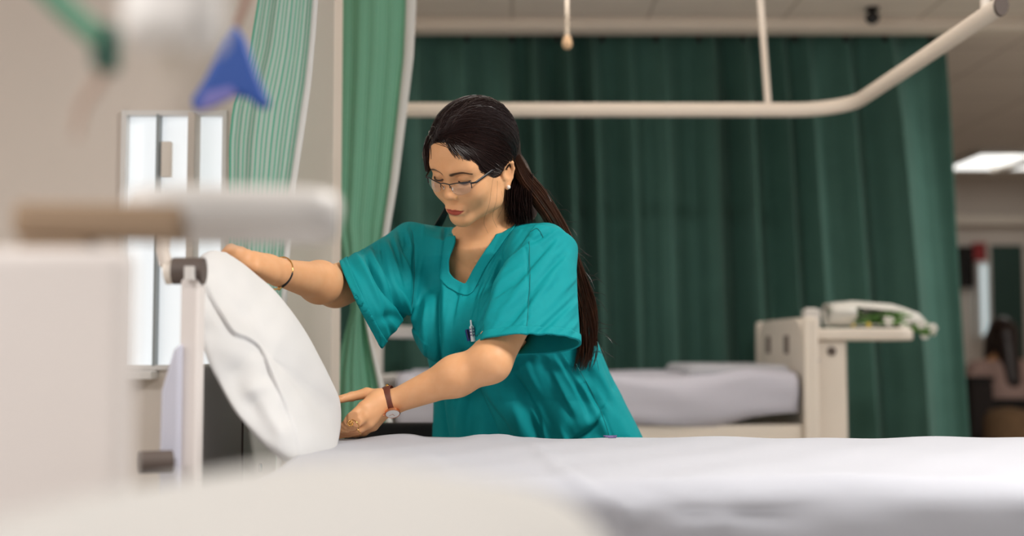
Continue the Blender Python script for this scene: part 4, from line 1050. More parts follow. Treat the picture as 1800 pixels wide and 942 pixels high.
body = mk('body', me, M['skin'], root)

V, Q = surface(T, axis((-.48, .0023), .36), axis((2.30, .0023), (2.72, .006), 3.02), axis((.70, .0023), 1.34), 2)
# folds: each line is a groove (or ridge) on the camera side of the cloth
N = normals(V, Q); px_ = proj(V); view = CAM-V; view /= np.linalg.norm(view, axis=1)[:, None]
face = np.clip((N*view).sum(1)*3, 0, 1); disp = np.zeros(len(V))
def fold(pl, w, d, taper=True, step=0.0, W=18.0):
    """groove of half width w px and depth d m; `step` lifts the cloth on one side of the line (positive: left of its run)"""
    global disp
    c = spline([(*p,) for p in pl], 40) if len(pl) > 2 else np.array(pl, float)
    q, f2, sd = seg_dist(px_, c); tp = np.sin(np.clip(f2, .03, .97)*math.pi)**.5 if taper else 1
    disp -= d*np.exp(-(q/w)**2)*tp*face
    if step:
        disp += abs(step)*np.exp(-(q/W)**1.5)*np.clip(q*sd*np.sign(step)/6+.5, 0, 1)*np.sin(np.clip(f2, .01, .99)*math.pi)**.35*face
fold([(783, 396), (778, 440), (774, 500), (773, 560), (777, 640), (782, 700), (788, 790)], 5, .013, False, -.016, 26)
fold([(796, 500), (793, 560), (796, 640), (806, 720), (814, 780)], 16, -.006)
fold([(752, 470), (752, 560), (758, 650), (768, 780)], 13, -.006)
fold([(722, 398), (728, 440), (728, 500), (724, 540), (716, 578)], 3.2, .005)
fold([(640, 446), (648, 474), (662, 508), (688, 540), (722, 574)], 9, .008, True, .024, 26)
fold([(672, 416), (679, 468), (690, 510), (706, 545), (724, 572)], 6, .006, True, -.011, 16)
fold([(700, 415), (708, 450), (714, 500)], 6, .005); fold([(712, 410), (716, 425), (712, 438)], 4, .006)
fold([(662, 560), (685, 556), (708, 570)], 9, .010); fold([(640, 440), (655, 432), (668, 440)], 6, .005)
fold([(630, 470), (636, 510), (650, 550), (668, 585)], 12, -.006)
fold([(902, 404), (880, 446), (858, 494), (842, 540), (832, 600)], 6, .006, True, -.010, 12)
fold([(928, 414), (895, 460), (874, 505), (858, 552), (846, 600)], 6, .006, True, -.014, 34)
fold([(884, 440), (880, 470), (866, 512)], 5, .010); fold([(968, 410), (920, 436), (888, 470)], 5, .005, True, -.006, 14)
fold([(870, 440), (848, 490), (830, 545), (822, 600)], 8, .005, True, -.006, 14)
fold([(985, 450), (965, 500), (930, 545), (915, 580)], 12, -.005); fold([(930, 490), (900, 530), (872, 570)], 9, -.004); fold([(945, 540), (975, 500), (985, 470)], 8, .004)
fold([(926, 440), (929, 520), (925, 600)], 2.4, .0022, False)
fold([(842, 680), (862, 735), (884, 790)], 12, .010, True, -.010, 26); fold([(900, 650), (925, 690), (948, 735), (955, 790)], 18, .010, True, -.008, 34); fold([(872, 668), (905, 640), (945, 622)], 10, .006)
fold([(960, 640), (1000, 680), (1030, 725)], 12, .008); fold([(1005, 645), (1036, 690), (1058, 730), (1078, 780)], 4, .004, False, .008, 26)
fold([(1058, 720), (1046, 745), (1030, 760), (1004, 776)], 6, .010, True, .012, 18); fold([(1000, 735), (1020, 745), (1045, 735)], 14, -.008)
fold([(925, 630), (985, 650), (1035, 665)], 12, .006); fold([(985, 610), (1000, 640), (1040, 690)], 12, -.006)
fold([(1062, 610), (1070, 650), (1090, 700)], 9, .005); fold([(1078, 690), (1085, 660), (1070, 640)], 6, .004)
fold([(738, 600), (748, 640), (752, 700)], 7, .005); fold([(838, 560), (826, 620), (832, 690), (840, 780)], 13, .010)
fold([(905, 700), (915, 745), (918, 780)], 14, -.009); fold([(985, 690), (990, 735), (985, 780)], 16, -.008)
def vnoise(P, ang, sx, sy, seed):
    """smooth 2-D noise, stretched along the direction ang (degrees) : sx across, sy along, in px"""
    r_ = np.random.default_rng(seed); G_ = r_.uniform(-1, 1, (64, 64)); c, s_ = math.cos(math.radians(ang)), math.sin(math.radians(ang))
    u = (P[:, 0]*s_-P[:, 1]*c)/sx; v = (P[:, 0]*c+P[:, 1]*s_)/sy; i = np.floor(u).astype(int); j = np.floor(v).astype(int); a = u-i; b = v-j
    a = a*a*(3-2*a); b = b*b*(3-2*b); g = lambda p, q: G_[p % 64, q % 64]
    return (g(i, j)*(1-a)+g(i+1, j)*a)*(1-b)+(g(i, j+1)*(1-a)+g(i+1, j+1)*a)*b
def soft_poly(poly, w=14.0):
    ins = in_poly(px_, poly); q, _, _ = seg_dist(px_, np.array(poly+[poly[0]], float)); return np.clip(np.where(ins, q, -q)/w*.5+.5, 0, 1)
def crumple(poly, ang, sx, sy, amp, seed):
    n_ = vnoise(px_, ang, sx, sy, seed)+.5*vnoise(px_, ang+8, sx*.5, sy*.6, seed+1); return amp*(np.tanh(n_*2.2))*soft_poly(poly)*face
disp += crumple([(985, 405), (1018, 500), (1018, 590), (850, 590), (880, 480), (925, 410)], 128, 17, 110, .0060, 3)
disp += crumple([(725, 395), (780, 390), (778, 780), (740, 780), (735, 600), (724, 570)], 91, 14, 150, .0044, 5)
disp += crumple([(600, 458), (700, 405), (725, 410), (722, 575), (665, 595)], 62, 13, 90, .0058, 9)
disp += crumple([(840, 520), (880, 430), (905, 400), (925, 410), (850, 590), (838, 600)], 112, 9, 90, .0036, 12)
disp += crumple([(860, 690), (935, 620), (1045, 640), (1125, 778), (850, 778)], 58, 22, 110, .0075, 14)
disp += crumple([(785, 520), (830, 500), (840, 780), (790, 780)], 90, 15, 160, .0036, 18)
fine = .0006*np.sin(px_[:, 0]*.09+px_[:, 1]*.035+2*np.sin(px_[:, 1]*.02))*np.sin(px_[:, 1]*.03+px_[:, 0]*.02)
disp = np.where(V[:, 2] > 1.05, np.maximum(disp, -.0165), np.maximum(disp, -.03)); V = V+N*(disp+fine)[:, None]; V = relax(V, Q, .25); N = normals(V, Q)
fc = V[Q].mean(1); fp = proj(fc); fn = N[Q].mean(1); fv = ((CAM-fc)*fn).sum(1) > 0
# sleeve hems
dL = (fc-aL) @ nL; dR = (fc-aR) @ nR
axL = (HL-SL2)/np.linalg.norm(HL-SL2)
inL = (np.linalg.norm(np.cross(fc-SL2, axL), axis=1) < .125) & (((fc-SL2) @ axL) > .05)
axR = (HR-SR2)/np.linalg.norm(HR-SR2)
inR = (np.linalg.norm(np.cross(fc-SR2, axR), axis=1) < .13) & (((fc-SR2) @ axR) > .05) & (fc[:, 0] < -.15)
# only the sleeve is cut, never the trunk
Ttr = loft_(zs, cs, Aw, Bw, TL); trunk = Ttr(fc) < .012
VN = [(806, 380), (800, 428), (789, 456), (789, 478), (797, 489), (818, 500), (840, 459), (880, 403), (903, 370), (880, 330), (800, 330)]
neck = (in_poly(fp, VN) & fv & (fc[:, 2] > 1.10))
nkd = np.linalg.norm(np.cross(fc-NKB, (hw((0, -.03, -.06))-NKB)/np.linalg.norm(hw((0, -.03, -.06))-NKB)), axis=1)
neck |= in_poly(fp, VN) & (fc[:, 2] > 1.16) & ((fc-NKB) @ TF > 0)
neck |= (nkd < .052) & (fc[:, 2] > NKB[2]-.025) & ~(fv & ~in_poly(fp, VN))
cut = (inL & (dL > 0) & ~trunk) | (inR & (dR > 0) & ~trunk) | neck | (fc[:, 2] < .712)
me = np_mesh('scrub_top', *keep(V, Q, ~cut)[:2])
# drop small loose islands
def largest(bm):
    bm.verts.ensure_lookup_table(); seen = set(); isl = []
    for v in bm.verts:
        if v.index in seen: continue
        st_ = [v]; grp = []; seen.add(v.index)
        while st_:
            w = st_.pop(); grp.append(w)
            for e_ in w.link_edges:
                o_ = e_.other_vert(w)
                if o_.index not in seen: seen.add(o_.index); st_.append(o_)
        isl.append(grp)
    isl.sort(key=len)
    for g_ in isl[:-1]: bmesh.ops.delete(bm, geom=g_, context='VERTS')
bm = bmesh.new(); bm.from_mesh(me); largest(bm)
SNAP = [(nL, aL, 0, -.06, .2), (nR, aR, 0, -.4, -.2)]
SNAP2 = SNAP+[(nL, aL, -.016, -.06, .2), (nR, aR, -.016, -.4, -.2)]
def even(bm, snaps=()):
    """smooth the open edges; edges cut by a plane come to lie in it"""
    for _ in range(16):
        mv = {}
        for v in bm.verts:
            be = [e_ for e_ in v.link_edges if e_.is_boundary]
            if len(be) == 2: mv[v] = v.co*.4+(be[0].other_vert(v).co+be[1].other_vert(v).co)*.3
        for v, c_ in mv.items(): v.co = c_
        for n_, a_, off, lo, hi in snaps:
            for v in mv:
                p = np.array(v.co); dd = (p-a_) @ n_-off
                if abs(dd) < .0035 and lo < p[0] < hi: v.co = p-n_*dd
even(bm, SNAP); bm.to_mesh(me); bm.free()
top = mk('scrub_top', me, M['scrub'], root)
sd_ = top.modifiers.new('solid', 'SOLIDIFY'); sd_.thickness = .0022; sd_.offset = -1
def band(name, mask, off, label=None, m=None):
    V2, Q2, _ = keep(V+N*off, Q, mask)
    if len(Q2) < 4: return None
    me = np_mesh(name, V2, Q2); bm = bmesh.new(); bm.from_mesh(me); largest(bm); even(bm, SNAP2); bm.to_mesh(me); bm.free()
    o = mk(name, me, m or M['scrub'], top, label); d_ = o.modifiers.new('solid', 'SOLIDIFY'); d_.thickness = .0022; d_.offset = 0; return o
band('sleeve_hem', inL & (dL <= 0) & (dL > -.016) & ~trunk, .0017)
band('sleeve_hem', inR & (dR <= 0) & (dR > -.016) & ~trunk, .0017)
qv, f2, sdv = seg_dist(fp, np.array([(803, 388), (798, 428), (788, 456), (787, 480), (797, 492), (818, 503), (840, 460), (880, 404), (905, 372)], float))
band('collar', ~neck & fv & (qv < 17) & (fc[:, 2] > 1.09) & (N[Q].mean(1) @ TF > -.2) & (fp[:, 1] > 386), .0016)
# chest pocket with its pens
def on_cloth(px, py, lift=.0):
    d2 = np.hypot(px_c[:, 0]-px, px_c[:, 1]-py)+np.where(fvv, 0, 1e3); i = int(np.argmin(d2)); return V[i]+N[i]*lift
px_c = proj(V); fvv = ((CAM-V)*N).sum(1) > 0
pk = band('chest_pocket', fv & in_poly(fp, [(826, 588), (850, 578), (862, 590), (850, 640), (838, 660), (828, 625)]) & ~inL, .0016)
ED = MB()
edge_pts = [on_cloth(x, y, .003) for x, y in ((827, 588), (833, 590), (841, 588), (849, 581))]
ED.tube(spline(edge_pts, 12), .0012, 6).build('pocket_edge', M['thread'], top, 'dark teal pocket edge stitching')
# stitch lines
def stitch(pl):
    pts_ = [on_cloth(x, y, .0008) for x, y in spline([(*p,) for p in pl], 40)]
    pts_ = np.array(pts_)
    for _ in range(3): pts_[1:-1] = .5*pts_[1:-1]+.25*(pts_[:-2]+pts_[2:])
    MB().tube(pts_, .00055, 5).build('seam', M['thread'], top, 'darker stitched seam')
stitch([(930, 425), (932, 480), (929, 540), (926, 576)]); stitch([(932, 408), (945, 402), (955, 418)]); stitch([(1012, 640), (1035, 680), (1056, 722), (1070, 765)])
stitch([(724, 405), (728, 450), (727, 510), (720, 560)]); stitch([(812, 521), (825, 512), (842, 500)]); 

# trousers and shoes (behind the bed)
Bp = Field()
Bp.u(ell_(PEL+np.array([0, 0, -.01]), (.165, .125, .13), np.stack([TL, TF, [0, 0, 1]], 1)))
for s in (-1, 1):
    hip = PEL+TL*s*.085+np.array([0, 0, -.05]); kn = np.array([PEL[0]+s*.085-.01, 2.84-s*.03, .46]); an = np.array([PEL[0]+s*.085, 2.88-s*.03, .09])
    Bp.u(cap_(hip, kn, .095, .075), .04).u(cap_(kn, an, .075, .068), .03)
V2, Q2 = surface(Bp, np.arange(-.2, .4, .008), np.arange(2.6, 3.06, .008), np.arange(.03, .99, .008), 1)
mk('trousers', np_mesh('trousers', V2, Q2), M['scrub'], root)
for s in (-1, 1):
    an = np.array([PEL[0]+s*.085, 2.88-s*.03, .07])
    Sh = Field().u(cap_(an+np.array([0, .03, -.026]), an+np.array([-.03, -.15, -.030]), .044, .038)).u(cap_(an+np.array([0, .02, 0]), an+np.array([0, .02, -.026]), .046, .044), .02)
    V2, Q2 = surface(Sh, np.arange(an[0]-.1, an[0]+.08, .005), np.arange(an[1]-.22, an[1]+.1, .005), np.arange(-.02, .13, .005), 1); V2[:, 2] = np.maximum(V2[:, 2], .001)
    mk('shoe', np_mesh('shoe', V2, Q2), M['shoe'], root, 'white shoe')

# ---- hair
def hair_r(D):   # radius of the hair shell along unit directions D (head frame)
    c = np.array([0, -.016, .036]); return c
HC = np.array([0, -.016, .036]); HR_ = np.array([.088, .107, .094])
HF = Field().u(H(ell_(HC, HR_))).u(H(ell_((0, -.075, -.02), (.060, .050, .075))), .04)
HF.u(cap_(at(910, 318, 2.585), at(928, 372, 2.63), .024, .020), .03).u(cap_(at(903, 338, 2.56), at(911, 396, 2.59), .019, .022), .02).u(cap_(at(903, 300, 2.575), at(916, 330, 2.605), .028, .024), .03)
HF.u(cap_(at(756, 246, 2.49), at(751.5, 272, 2.50), .010, .010), .012).u(cap_(at(751.5, 272, 2.50), at(752, 299, 2.50), .010, .005), .006)
V2, Q2 = surface(HF, np.arange(HO[0]-.16, HO[0]+.16, .003), np.arange(2.36, 2.70, .003), np.arange(1.18, 1.52, .003), 1)
f2c = V2[Q2].mean(1); n2 = normals(V2, Q2); fvh = ((CAM-f2c)*n2[Q2].mean(1)).sum(1) > 0
FACE = [(752, 330), (757, 296), (758, 262), (766, 256), (778, 258), (791, 265), (798, 281), (808, 293), (830, 300), (855, 303), (872, 300), (884, 288), (899, 292), (906, 305), (903, 322), (893, 336), (880, 345), (876, 380), (860, 420), (740, 420)]
fpx = proj(f2c); cutf = (in_poly(fpx, FACE) & fvh & ~((fpx[:, 0] < 757) & (fpx[:, 1] < 303) & (f2c[:, 1] > 2.47))) | ((hl(f2c)[:, 1] > .055) & (hl(f2c)[:, 2] < .055) & ~fvh & (fpx[:, 0] > 760)) | ((hl(f2c)[:, 1] > .02) & (hl(f2c)[:, 2] < -.03) & (hl(f2c)[:, 0] < .085))
me = np_mesh('hair', *keep(V2, Q2, ~cutf)[:2]); bm = bmesh.new(); bm.from_mesh(me); even(bm); bm.to_mesh(me); bm.free()
hair = mk('hair', me, M['hair'], root); d_ = hair.modifiers.new('solid', 'SOLIDIFY'); d_.thickness = .006; d_.offset = -1
# locks combed over the crown to the gathering point, then the long tail
LK = MB()
def shell(p, lift):
    d = np.asarray(p)-HC; k = np.linalg.norm(d/HR_); return HC+d/k*(1+lift)
G = hl(at(914, 312, 2.565))
part = hl(at(782, 236, 2.42))
def lock(P, r0, r1, n=5): 
    k = len(P); LK.tube(P, list(np.interp(np.linspace(0, 1, k), [0, .12, .7, 1], [r0*.5, r0, r0, r1])), n, flat=(1, .55))
def comb(p0, p1, lift0=.012, bow=0.0, n=18, side=(0, 0, 0)):
    a = (np.asarray(p0)-HC); b = (np.asarray(p1)-HC); out = []
    for t in np.linspace(0, 1, n):
        q = a*(1-t)+b*t+np.asarray(side)*math.sin(math.pi*t); out.append(hw(shell(HC+q, lift0+bow*math.sin(math.pi*t)) if t < .9 else HC+q*(1+0*t) if False else shell(HC+q, lift0*(1-t*.3))))
    return out
hairline = [(757, 300, 2.46), (752, 284, 2.45), (752, 268, 2.44), (758, 256, 2.43), (768, 248, 2.42), (778, 244, 2.415)]
pt_ = at(781, 236, 2.42)
rg = np.random.default_rng(11)
def on_shell(px, py, lift=.004):
    """the point of the hair shell seen at this place of the near side (head frame)"""
    o = CAM; d = at(px, py, 1.0)-CAM; d = d/np.linalg.norm(d); c = hw(HC); rad = HS*(1+lift)
    A = ((d @ HM)/HR_/rad); Bq = (((o-c) @ HM)/HR_/rad); a2, b2, c2 = A @ A, 2*A @ Bq, Bq @ Bq-1; di = b2*b2-4*a2*c2
    t_ = (-b2-math.sqrt(max(di, 0)))/(2*a2); return hl(o+d*t_)
front = [on_shell(*p) for p in spline([(762, 247), (768, 243), (776, 239), (784, 234), (792, 228), (800, 224)], 40)]
fl_ = [np.array((-abs(p[0])*0-.055+.02*math.sin(i), p[1], p[2])) for i, p in enumerate(front)]
for i in range(620):   # from the front hairline up and back over the crown
    p0 = np.array(front[rg.integers(0, 40)])+rg.normal(0, .0035, 3)
    if rg.random() < .35: p0 = HC+HR_*np.array([-rg.uniform(.35, .75), rg.uniform(.3, .7), rg.uniform(.35, .75)])*1.0
    sd = np.array([rg.uniform(-.02, .06), -.01, rg.uniform(.02, .10)])
    g = G+rg.normal(0, .018, 3)
    lock(comb(p0, g, rg.uniform(.002, .03), .012, 20, sd), rg.uniform(.0007, .0013), .0008)
LOWX, LOWY = [786, 797, 808, 830, 855, 880], [258, 279, 291, 299, 303, 297]
for i in range(620):   # the near side: from the parting down over the temple and back above the ear
    u = rg.uniform(0, 1); xx = 786+94*u; k_ = rg.beta(1, 1.6)
    yl = np.interp(xx, LOWX, LOWY)-1; yu = np.interp(xx, [786, 830, 880], [232, 215, 225])
    mid = on_shell(xx+18*k_, yl*(1-k_)+yu*k_, .01)
    st = on_shell(780+rg.uniform(-3, 14), 238-10*k_+rg.normal(0, 2), .006)
    pre = on_shell(780*.35+xx*.65+6*k_, (238*.45+(yl*(1-k_)+yu*k_)*.55), .012)
    c_ = spline([st, pre, mid, mid*.45+G*.55, G+rg.normal(0, .012, 3)], 22); li = rg.uniform(.004, .022)
    lock([hw(shell(p, li)) for p in c_], rg.uniform(.0006, .0012), .0008)
for i in range(190):    # loose hair behind the ear, down to the collar
    x0 = rg.uniform(888, 932); yd = rg.uniform(-.012, .02); P = spline([at(x0+6, 305, 2.535+yd), at(x0+rg.uniform(-5, 6), 345, 2.532+yd), at(x0+rg.uniform(-4, 12), rg.uniform(385, 404), 2.555+yd)], 12)
    lock(P, .0010, .0004)
LFT = spline([(897, 280), (910, 322), (935, 358), (963, 400), (985, 455), (1002, 515), (1012, 575), (1012, 625), (1010, 655)], 40)
RGT = spline([(907, 258), (930, 300), (960, 336), (990, 385), (1014, 440), (1036, 500), (1050, 560), (1050, 610), (1036, 652)], 40)
YM = np.interp(np.linspace(0, 1, 40), [0, .12, .3, .5, .7, 1], [2.53, 2.54, 2.562, 2.575, 2.59, 2.62])
LK2 = LK; LK = MB()
for i in range(760):
    u = np.clip(rg.beta(1.5, 1.5), 0, 1); dy = rg.uniform(-1, 1)*math.sqrt(max(0, 1-(2*u-1)**2)); end = rg.choice([rg.uniform(.45, .8), rg.uniform(.8, 1.0)], p=[.25, .75]); w1, w2, w3 = rg.uniform(0, 6.3, 3); am = rg.uniform(.02, .10)
    P = []
    for k in range(34):
        t = k/33*end; j = t*39; j0 = int(min(j, 38)); fr2 = j-j0
        l_ = LFT[j0]*(1-fr2)+LFT[j0+1]*fr2; r_ = RGT[j0]*(1-fr2)+RGT[j0+1]*fr2; y_ = YM[j0]*(1-fr2)+YM[j0+1]*fr2
        cl = .5+.42*math.sin(round(u*6)*2.1); uu = u*(1-.35*t)+(round(u*6)/6)*.35*t+am*math.sin(9*t+w1)*t+.06*math.sin(24*t+round(u*6)*1.7)*t
        if t > .85: uu = uu*1.0+(u-.5)*(t-.85)*1.5
        p = l_*(1-uu)+r_*uu; P.append(at(p[0], p[1], y_+dy*np.interp(t, [0, .1, .5, 1], [.03, .028, .026, .018])+.006*math.sin(14*t+w3)*t))
    lock(P, rg.uniform(.0009, .0018), .0003)
TAIL = LK; LK = LK2
for i in range(60):    # stray hairs
    k = rg.integers(3, 36); b = RGT[k] if rg.random() < .7 else LFT[k]*.3+RGT[k]*.7; s0 = at(b[0]-4, b[1], YM[k]); L_ = rg.uniform(.02, .06); a = rg.uniform(-.2, 1.4)
    d = np.array([math.cos(a)*.9, rg.uniform(-.3, .3), -math.sin(a)]); LK.tube([s0+d*L_*t+np.array([0, 0, .012*math.sin(3*t+i)*t]) for t in np.linspace(0, 1, 7)], [.00035]*6+[.0001], 4)
for pl in ([(868, 306, 2.43), (865, 330, 2.435), (860, 360, 2.45), (852, 388, 2.47), (856, 410, 2.5)], [(874, 318, 2.45), (872, 350, 2.46), (866, 380, 2.48), (872, 400, 2.5)], [(880, 336, 2.48), (884, 360, 2.5), (876, 385, 2.51)],
           [(800, 238, 2.39), (830, 262, 2.385), (846, 290, 2.39), (858, 303, 2.41)]):
    for k in range(1): LK.tube(spline([at(p[0]+rg.uniform(-2, 2), p[1], p[2]-.004) for p in pl], 16), .00017, 4)
for i in range(70):    # hair hanging at the far temple
    x0 = rg.uniform(744, 757); LK.tube(spline([at(x0*.4+.6*758, 238, 2.475), at(x0+1, 256, 2.482-rg.uniform(0, .012)), at(x0, 276, 2.482-rg.uniform(0, .012)), at(x0*.5+.5*751, rg.uniform(288, 303), 2.49)], 10), [.0006, .0009, .0010, .0010, .0010, .0010, .0010, .0009, .0007, .0003], 4)
for i in range(60):    # the little that shows beyond the far shoulder
    x0 = rg.uniform(768, 784); LK.tube(spline([at(x0*.2+.8*800, 340, 2.60), at(x0*.65+.35*800, 370, 2.64), at(x0-6, 398, 2.69)], 8), [.0012]*7+[.0004], 5)
LK.build('locks', M['hair'], hair)
TAIL.build('long_tail', M['tail'], hair, 'long loose brown tail')

# lashes
for s in (-1, 1):
    ls = MB()
    P = [hw(p) for p in spline([(s*.0190, .0838, -.0072), (s*.024, .0868, -.0088), (s*.032, .0872, -.0098), (s*.040, .0845, -.0085), (s*.0462, .0765, -.0060)], 14)]
    ls.tube(P, [.0005]+[.0015]*11+[.0012, .0004], 6)
    for k in range(1, 14):
        a = P[k]; b = a+HS*(HM @ np.array([s*.0010*(k-5)/4, .0024, -.0026])); ls.tube([a, (a+b)/2+HM @ np.array([0, .0005, -.0008]), b], [.0004, .0003, .0001], 4)
    ls.build('eyelashes', M['hair'], body, 'dark eyelashes')
# ---- spectacles
gl = MB()
def gp(p): return hw((p[0], p[1]+.002, p[2]-.0065))
for s in (-1, 1):
    ol_ = [(s*.011, .104, .0), (s*.030, .1015, .0045), (s*.052, .090, .004), (s*.0545, .088, -.003)]
    gl.tube(spline([gp(p) for p in ol_], 16), .0011, 8)
    gl.tube([gp((s*.011, .104, .0)), gp((s*.0115, .1045, -.008))], .0009, 6)
    gl.tube([gp((s*.0545, .088, -.001)), gp((s*.0545, .088, -.010))], .0010, 6)
    gl.tube([gp((s*.0535, .0885, .001)), gp((s*.0585, .086, .001)), gp((s*.0625, .081, .001))], .0018, 8)
    gl.tube([gp((s*.012, .101, -.004)), gp((s*.010, .098, -.010)), gp((s*.0105, .096, -.013))], .0006, 6)
gl.tube(spline([gp((-.011, .104, 0)), gp((0, .1075, .0035)), gp((.011, .104, 0))], 9), .0011, 8)
gf = gl.build('spectacles', M['frame'], root, 'black half-rim spectacles')
for s in (-1, 1):
    P = [gp(p) for p in spline([(s*.0625, .082, .001), (s*.069, .055, .005), (s*.075, .022, .009), (s*.078, -.006, .010), (s*.077, -.030, -.004)], 24)]
    MB().tube(P, [.0023]*16+[.0018]*8, 8, flat=(.4, 1)).build('temple_arm', M['frame'], gf)
    ring = [(s*.012, .1035, -.001), (s*.030, .1012, .0035), (s*.051, .0900, .003), (s*.0535, .0880, -.006), (s*.049, .0895, -.0185), (s*.034, .0975, -.0235), (s*.019, .1015, -.0205), (s*.0125, .103, -.010)]
    rg2 = spline(ring+[ring[0]], 40)[:-1]; c_ = rg2.mean(0)+np.array([0, .0016, 0])
    lm = MB(); n_ = len(rg2); vs = [gp(c_)]+[gp(p) for p in rg2]; bk_ = [gp(c_-np.array([0, .0012, 0]))]+[gp(p-np.array([0, .0012, 0])) for p in rg2]
    lm.add(vs+bk_, [(0, 1+i, 1+(i+1) % n_) for i in range(n_)]+[(n_+1, n_+2+(i+1) % n_, n_+2+i) for i in range(n_)]+[(1+i, n_+2+i, n_+2+(i+1) % n_, 1+(i+1) % n_) for i in range(n_)])
    lm.build('lens', M['glass'], gf, 'clear lens')
    MB().ball(gp((s*.0105, .0955, -.0135)), (.0016, .0022, .0036), 8, 6).build('nose_pad', M['pearl'], gf, 'pale nose pad')
# jewellery
ep = hw((.0785, -.007, -.055)); MB().ball(ep, .0042, 14, 10).build('earring', M['pearl'], root, 'round pearl earring')
ns = hw((.0160, .0958, -.0395)); MB().ball(ns, .0014, 10, 8).build('nose_stud', M['gold'], root, 'tiny gold nose stud')
def ring_around(c, ax, r, tube_r, m, name, label, parent, flat=None, sq=(1, 1), n=40):
    ax = np.asarray(ax)/np.linalg.norm(ax); u = np.cross(ax, [0, 0, 1.]); u /= np.linalg.norm(u); w = np.cross(ax, u); mb = MB(); vs = []; k = 8
    for i in range(n):
        a = 2*math.pi*i/n; rad_ = math.cos(a)*u*sq[0]+math.sin(a)*w*sq[1]; nr = math.cos(a)*u+math.sin(a)*w
        for j in range(k):
            b = 2*math.pi*j/k; fl_ = flat or (1, 1); vs.append(np.asarray(c)+rad_*r+tube_r*(fl_[0]*math.cos(b)*nr+fl_[1]*math.sin(b)*ax))
    mb.add(vs, [(i*k+j, ((i+1) % n)*k+j, ((i+1) % n)*k+(j+1) % k, i*k+(j+1) % k) for i in range(n) for j in range(k)])
    return mb.build(name, m, parent, label)
axb = WRR-ELR; axb = axb/np.linalg.norm(axb); axb2 = axb+np.array([-.25, 0, .30])
bc = at(490, 480, 2.30)
bg = ring_around(bc, axb2, .0310, .0015, M['gold'], 'bangle', 'thin gold bangle with a black section', root, sq=(1, 1.02))
u_ = np.cross(axb2/np.linalg.norm(axb2), [0, 0, 1.]); u_ /= np.linalg.norm(u_); w_ = np.cross(axb2/np.linalg.norm(axb2), u_)
tow = CAM-bc; tow /= np.linalg.norm(tow); a0 = math.atan2(tow @ w_, tow @ u_)
MB().tube([bc+.0310*(math.cos(a0+a)*u_+math.sin(a0+a)*w_) for a in np.linspace(-.7, .5, 10)], [.0012]+[.0024]*8+[.0012], 8).build('inlay', M['frame'], bg, 'black inlay')
a1 = a0+(.75 if (math.sin(a0+.75)*w_+math.cos(a0+.75)*u_)[2] < (math.sin(a0-.75)*w_+math.cos(a0-.75)*u_)[2] else -.85); MB().ball(bc+.0310*(math.cos(a1)*u_+math.sin(a1)*w_), (.0034, .0034, .0044), 8, 6).build('clasp', M['gold'], bg)
# watch
axw = (WRL-ELL)/np.linalg.norm(WRL-ELL); wc = at(686, 705, 2.432)
axw2 = axw+np.array([-.1, -.1, .12]); axw2 /= np.linalg.norm(axw2)
wt = ring_around(wc, axw2, .0288, .0092, M['leather'], 'wrist_watch', 'wrist watch on a brown leather strap', root, flat=(.2, 1.0))
dc_ = at(690, 726, 2.402); dn = np.array([-.05, -.55, -.42]); dn = dn-axw2*(dn @ axw2)*.5; dn /= np.linalg.norm(dn)
dn = np.array([.0, -.55, -.80]); dn -= axw2*(dn @ axw2); dn /= np.linalg.norm(dn)
u_ = np.cross(dn, axw2); u_ /= np.linalg.norm(u_); w_ = np.cross(dn, u_); Rw = np.stack([u_, w_, dn], 1)
MB().lathe(dc_, [(.0125, -.004), (.0150, -.002), (.0150, .0016), (.0138, .0026), (.0131, .0024), (.0131, .0)], 32, Rw).build('case', M['rosegold'], wt, 'rose gold case')
MB().lathe(dc_, [(.0130, .0005), (.0130, .0021), (.001, .00215)], 32, Rw).build('dial', M['dial'], wt, 'white dial')
hd = MB(); o_ = dc_+dn*.0026
hd.tube([o_, o_+u_*.007+w_*.002], .0004, 5); hd.tube([o_, o_-w_*.0085+u_*.003], .0003, 5); hd.build('hands', M['rosegold'], wt, 'thin watch hands')
MB().tube([dc_+axw2*.0145, dc_+axw2*.0185], .0016, 8).build('crown', M['rosegold'], wt, 'rose gold crown')
bk = at(682, 680, 2.432); MB().box(bk, (.014, .006, .005), Rw).build('buckle', M['gold'], wt, 'gold buckle', bevel=.001)
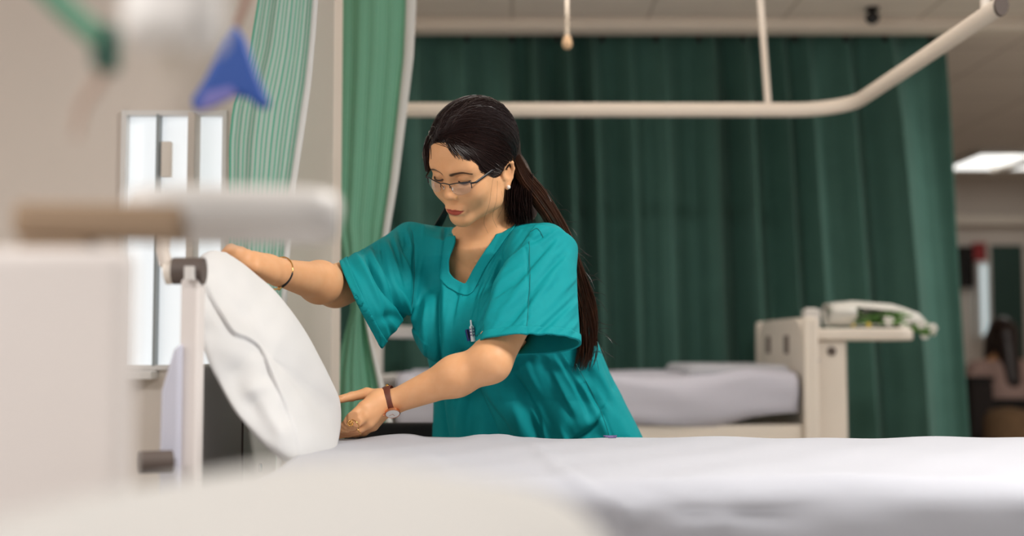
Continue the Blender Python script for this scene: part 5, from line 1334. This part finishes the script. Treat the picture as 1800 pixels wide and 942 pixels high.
# rings
def fring(p0, p1, t, r, name, label):
    a, b = at(*p0), at(*p1); return ring_around(a*(1-t)+b*t, b-a, r, .0009, M['gold'], name, label, root, n=24)
r1 = fring((640, 731, 2.39), (620, 749, 2.372), .80, .0102, 'finger_ring', 'gold ring with a round ornament')
oc_ = at(616, 744, 2.358); tow = CAM-oc_; tow /= np.linalg.norm(tow); uu = np.cross(tow, [0, 0, 1.]); uu /= np.linalg.norm(uu); ww = np.cross(tow, uu)
on = MB(); on.ball(oc_, .0026, 10, 8)
for k in range(10): a = k*math.pi/5; on.ball(oc_+.0050*(math.cos(a)*uu+math.sin(a)*ww), .0015, 8, 6)
on.tube([oc_+.0036*(math.cos(a)*uu+math.sin(a)*ww) for a in np.linspace(0, 2*math.pi, 24)], .0007, 6, cap=False)
on.build('ornament', M['gold'], r1, 'round filigree ornament')
fring((648, 743, 2.40), (628, 757, 2.395), .95, .0098, 'finger_ring', 'plain gold ring')
# pens in the pocket
t = thing('pen', 'clear ballpoint pen clipped in the nurse\'s chest pocket', 'pen', tuple(on_cloth(832, 578, .004)))
pa = on_cloth(834, 596, .0035); pb = on_cloth(831, 566, .007); dv_ = (pb-pa)/np.linalg.norm(pb-pa); pb = pa+dv_*.026
MB().tube([pa-dv_*.004, pb], .0048, 12).build('barrel', M['clearpen'], t); MB().tube([pb, pb+dv_*.003, pb+dv_*.011, pb+dv_*.013], [.0036, .0020, .0020, .0012], 10).build('button', M['clearpen'], t)
fw = (CAM-pa)/np.linalg.norm(CAM-pa); MB().tube([pb+fw*.003, pb+fw*.0068, pa+dv_*.006+fw*.0066], .0012, 8).build('clip', M['chrome'], t, 'steel clip')
for k in range(3): MB().tube([pb-dv_*(.004+.006*k), pb-dv_*(.006+.006*k)], .0051, 12).build('grip_ring', M['ink'], t, 'greyish purple ring')
t = thing('pen', 'dark capped pen beside the clear pen in the chest pocket', 'pen', tuple(on_cloth(826, 582, .003)))
pa = on_cloth(829, 594, .0035); pb = pa+dv_*.017; pa = pa-np.array([.004, 0, 0]); pb = pb-np.array([.006, 0, 0])
MB().tube([pa-dv_*.004, pb, pb+dv_*.002], [.0042, .0042, .003], 10).build('cap', M['navy'], t); MB().tube([pb+fw*.003, pb+fw*.006, pa+fw*.006], .001, 6).build('clip', M['frame'], t, 'black clip')
